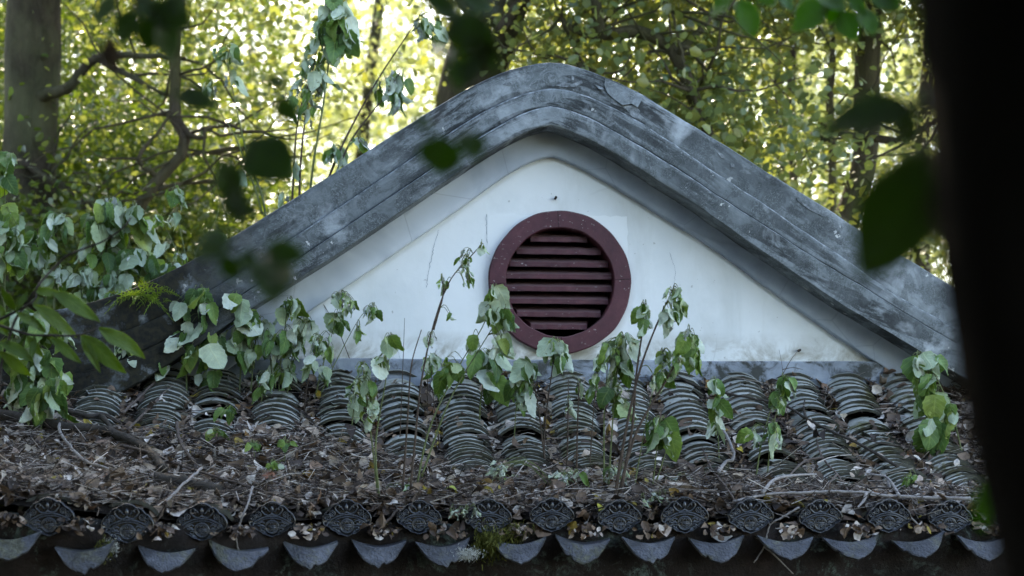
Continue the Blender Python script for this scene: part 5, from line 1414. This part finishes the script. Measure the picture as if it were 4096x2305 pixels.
# 3 leaning trunk behind the apex
tree('broadleaf_tree', 'stout dark trunk leaning right behind the apex of the gable', g(-.75, 12.6),
     [g(-.75, 12.6), Dp(1150, 520, 12.6), Dp(1165, 300, 12.6), Dp(1200, 150, 12.6), Dp(1255, 20, 12.6), Dp(1300, -150, 12.7), Dp(1380, -600, 13)], .24, .17, M['bark_b'],
     [([Dp(1190, 190, 12.5), Dp(1260, 80, 12.3), Dp(1330, -20, 12.2)], .05, .03), ([Dp(1220, 100, 12.6), Dp(1150, -40, 12.6), Dp(1100, -250, 12.7)], .06, .03), ([Dp(1300, -150, 12.7), Dp(1600, -400, 12.6), Dp(1800, -500, 12.6)], .07, .03)],
     [(-2.6, 2.4, 12.0, 15.5, 6.9, 13.8, 430)], M['cr_near'], .09, 103)
# 4 maple with dark crooked limbs right of the apex
tree('maple_tree', 'leafy tree with dark crooked limbs right of the apex', g(2.3, 12.2),
     [g(2.3, 12.2), Dp(1860, 700, 12.2), Dp(1830, 480, 12.2), Dp(1765, 300, 12.1), Dp(1700, 140, 12.0), Dp(1640, 90, 12.0), Dp(1575, 78, 12.0), Dp(1520, 100, 12.0), Dp(1510, 60, 12.0), Dp(1495, -20, 12), Dp(1500, -300, 12.2)], .075, .03, M['bark_b'],
     [([Dp(1700, 140, 12), Dp(1730, 120, 11.9), Dp(1780, 180, 11.9)], .018, .008), ([Dp(1520, 100, 12), Dp(1440, 75, 12), Dp(1410, 45, 12)], .02, .009), ([Dp(1415, 50, 12), Dp(1440, 110, 11.9), Dp(1470, 165, 11.9)], .018, .008),
      ([Dp(1830, 480, 12.1), Dp(1790, 380, 12), Dp(1740, 230, 11.9), Dp(1690, 30, 11.9)], .02, .008), ([Dp(1700, 140, 12), Dp(1790, 40, 12.1), Dp(1850, -80, 12.2)], .028, .012)],
     [(.2, 3.9, 11.4, 13.4, 6.7, 11.4, 330), (-.3, 1.8, 12.1, 13.6, 5.3, 6.6, 85), (1.7, 3.2, 12.1, 13.6, 5.95, 6.7, 40), (.6, 1.85, 12.1, 13.4, 4.0, 5.6, 62), (.2, 1.8, 11.5, 11.9, 4.4, 6.4, 16)], M['cr_near'], .056, 104, 105, .26, asp=.38, twigs=34)
# 5 mossy trunk at the right
tree('broadleaf_tree', 'slim mossy trunk at the right beside the near black trunk', g(3.45, 13.2),
     [g(3.45, 13.2), Dp(2118, 800, 13.2), Dp(2128, 570, 13.2), Dp(2165, 460, 13.2), Dp(2182, 330, 13.2), Dp(2180, 200, 13.2), Dp(2188, 60, 13.2), Dp(2180, -300, 13.3), Dp(2200, -900, 13.4)], .13, .06, M['bark_b'],
     [([Dp(2170, 345, 13.2), Dp(2100, 335, 13.0), Dp(2045, 338, 12.9)], .03, .012), ([Dp(2185, 340, 13.1), Dp(2240, 355, 12.9), Dp(2310, 330, 12.8), Dp(2400, 280, 12.7)], .03, .012), ([Dp(2130, 560, 13.1), Dp(2090, 540, 13), Dp(2050, 545, 13)], .025, .01)],
     [(2.9, 7.6, 12.4, 15.5, 6.6, 13.8, 380), (3.4, 6.0, 13.5, 14.5, 6.1, 6.6, 20), (2.4, 3.4, 13.6, 14.6, 4.6, 6.2, 10), (4.6, 6.4, 13.5, 14.8, 3.8, 5.3, 30)], M['cr_near'], .068, 105, twigs=20)
for k, (dx, Y, rad, lab) in enumerate([(2090, 15.5, .045, 'thin pale trunk just left of the mossy trunk'), (1992, 16.5, .05, 'thin trunk half hidden by the maple leaves at the right'), (1960, 19, .06, 'thin far trunk seen through the leaves right of the maple')]):
    x = Dp(dx, 400, Y)[0]
    tree('thin_tree', lab, g(x, Y), [g(x, Y), Dp(dx + 4, 500, Y), Dp(dx - 3, 250, Y), Dp(dx + 6, 0, Y), Dp(dx, -500, Y)], rad, rad * .6, M['bark_a'], [], [(x - 1.0, x + 1.0, Y - 1, Y + 1, 7.2, 10, 60)], M['cr_near'], .09, 120 + k)
# 6 deeper rows, lit by the sun from behind
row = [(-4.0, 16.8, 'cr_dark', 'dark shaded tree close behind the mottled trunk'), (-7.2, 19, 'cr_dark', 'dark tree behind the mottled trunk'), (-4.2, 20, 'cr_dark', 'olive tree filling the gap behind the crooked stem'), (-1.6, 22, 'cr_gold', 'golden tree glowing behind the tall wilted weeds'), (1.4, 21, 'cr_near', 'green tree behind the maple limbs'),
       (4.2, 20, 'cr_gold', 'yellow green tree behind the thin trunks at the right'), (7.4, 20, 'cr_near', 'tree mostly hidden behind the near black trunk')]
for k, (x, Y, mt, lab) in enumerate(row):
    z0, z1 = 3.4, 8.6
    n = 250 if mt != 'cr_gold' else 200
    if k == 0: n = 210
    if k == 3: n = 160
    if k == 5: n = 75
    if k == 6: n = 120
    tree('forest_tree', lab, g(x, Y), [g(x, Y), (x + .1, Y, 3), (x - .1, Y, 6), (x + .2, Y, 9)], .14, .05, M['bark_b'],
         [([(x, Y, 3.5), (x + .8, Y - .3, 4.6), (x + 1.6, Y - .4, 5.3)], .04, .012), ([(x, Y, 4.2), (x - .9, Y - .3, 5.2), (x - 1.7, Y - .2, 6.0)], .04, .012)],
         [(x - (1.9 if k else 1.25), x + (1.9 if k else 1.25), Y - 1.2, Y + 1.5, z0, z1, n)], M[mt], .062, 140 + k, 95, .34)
far = [(-12, 33, 'far leafy tree at the left edge of the wood'), (-8, 31, 'far tree glimpsed left of the crooked stem'), (-4.5, 34, 'far bright tree behind the tall weeds'), (-1, 38, 'far pale tree seen above the left slope'), (3, 34, 'far tree behind the apex leaves'), (6.5, 33, 'far bright tree behind the thin trunks'), (10.5, 32, 'far tree at the right edge of the wood')]
for k, (x, Y, lab) in enumerate(far):
    n = 260 if k not in (2, 3, 5) else 210
    zt = terrain(x, Y)
    tree('far_tree', lab, g(x, Y), [g(x, Y), (x, Y, zt + 3), (x + .2, Y, zt + 7), (x, Y, zt + 10)], .18, .06, M['bark_b'], [], [(x - 2.6, x + 2.6, Y - 2, Y + 2, 3.6, 10.6 if n > 100 else 8.8, n)], M['cr_gold'], .085, 170 + k, 90, .42)
r_ = np.random.default_rng(77)
P = clumps([(-26, 26, 52, 66, 2.5, 19, 2300)], 85, .75, r_)
v, f = leaf_cloud(P, r_.gamma(9, .17 / 9, len(P)), r_)
tag(add('far_wood', mk_mesh('far_wood', v, f, M['cr_gold'], True)), 'sunlit mass of far foliage closing the view behind the trees', 'woodland', kind='stuff')
# 7 near trunk under a dense crown, and unseen trees added to block sky light
tn = [(.98, 1.62, -.2), (.70, 1.62, 1.6), (.635, 1.62, 2.6), (.562, 1.62, 2.95), (.516, 1.62, 3.2), (.484, 1.62, 3.4), (.40, 1.65, 4.2), (.30, 1.7, 6.0)]
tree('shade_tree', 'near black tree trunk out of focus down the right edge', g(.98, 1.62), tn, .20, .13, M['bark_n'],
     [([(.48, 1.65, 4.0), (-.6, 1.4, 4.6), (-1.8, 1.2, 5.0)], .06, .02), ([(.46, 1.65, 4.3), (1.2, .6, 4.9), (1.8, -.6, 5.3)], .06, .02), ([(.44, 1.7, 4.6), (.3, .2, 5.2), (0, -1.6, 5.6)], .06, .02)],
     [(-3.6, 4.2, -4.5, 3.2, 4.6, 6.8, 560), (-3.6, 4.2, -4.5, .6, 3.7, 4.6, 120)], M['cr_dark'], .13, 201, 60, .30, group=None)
tree('shade_tree', 'unseen dense tree added left of the yard to block sky light', g(-5.4, 6.0), [g(-5.4, 6.0), (-5.4, 6, 3), (-5.3, 6.1, 7), (-5.2, 6, 11)], .24, .12, M['bark_n'], [], [(-8.5, -3.4, 2.5, 10.5, 3.4, 12.0, 620)], M['cr_dark'], .16, 205, 55, .36, group='unseen trees added round the viewpoint for shade')
for k, (x, y, lab) in enumerate([(-3.4, -1.0, 'unseen tree added for shade behind the viewpoint on the left'), (3.6, -1.2, 'unseen tree added for shade behind the viewpoint on the right'), (.2, -4.2, 'unseen tree added for shade directly behind the viewpoint')]):
    tree('shade_tree', lab, g(x, y), [g(x, y), (x, y, 3), (x + .1, y, 6)], .2, .12, M['bark_n'], [], [(x - 1.8, x + 1.8, y - 1.2, y + 1.6, 1.6, 5.6, 190)], M['cr_dark'], .14, 210 + k, 55, .32, group='unseen trees added round the viewpoint for shade')
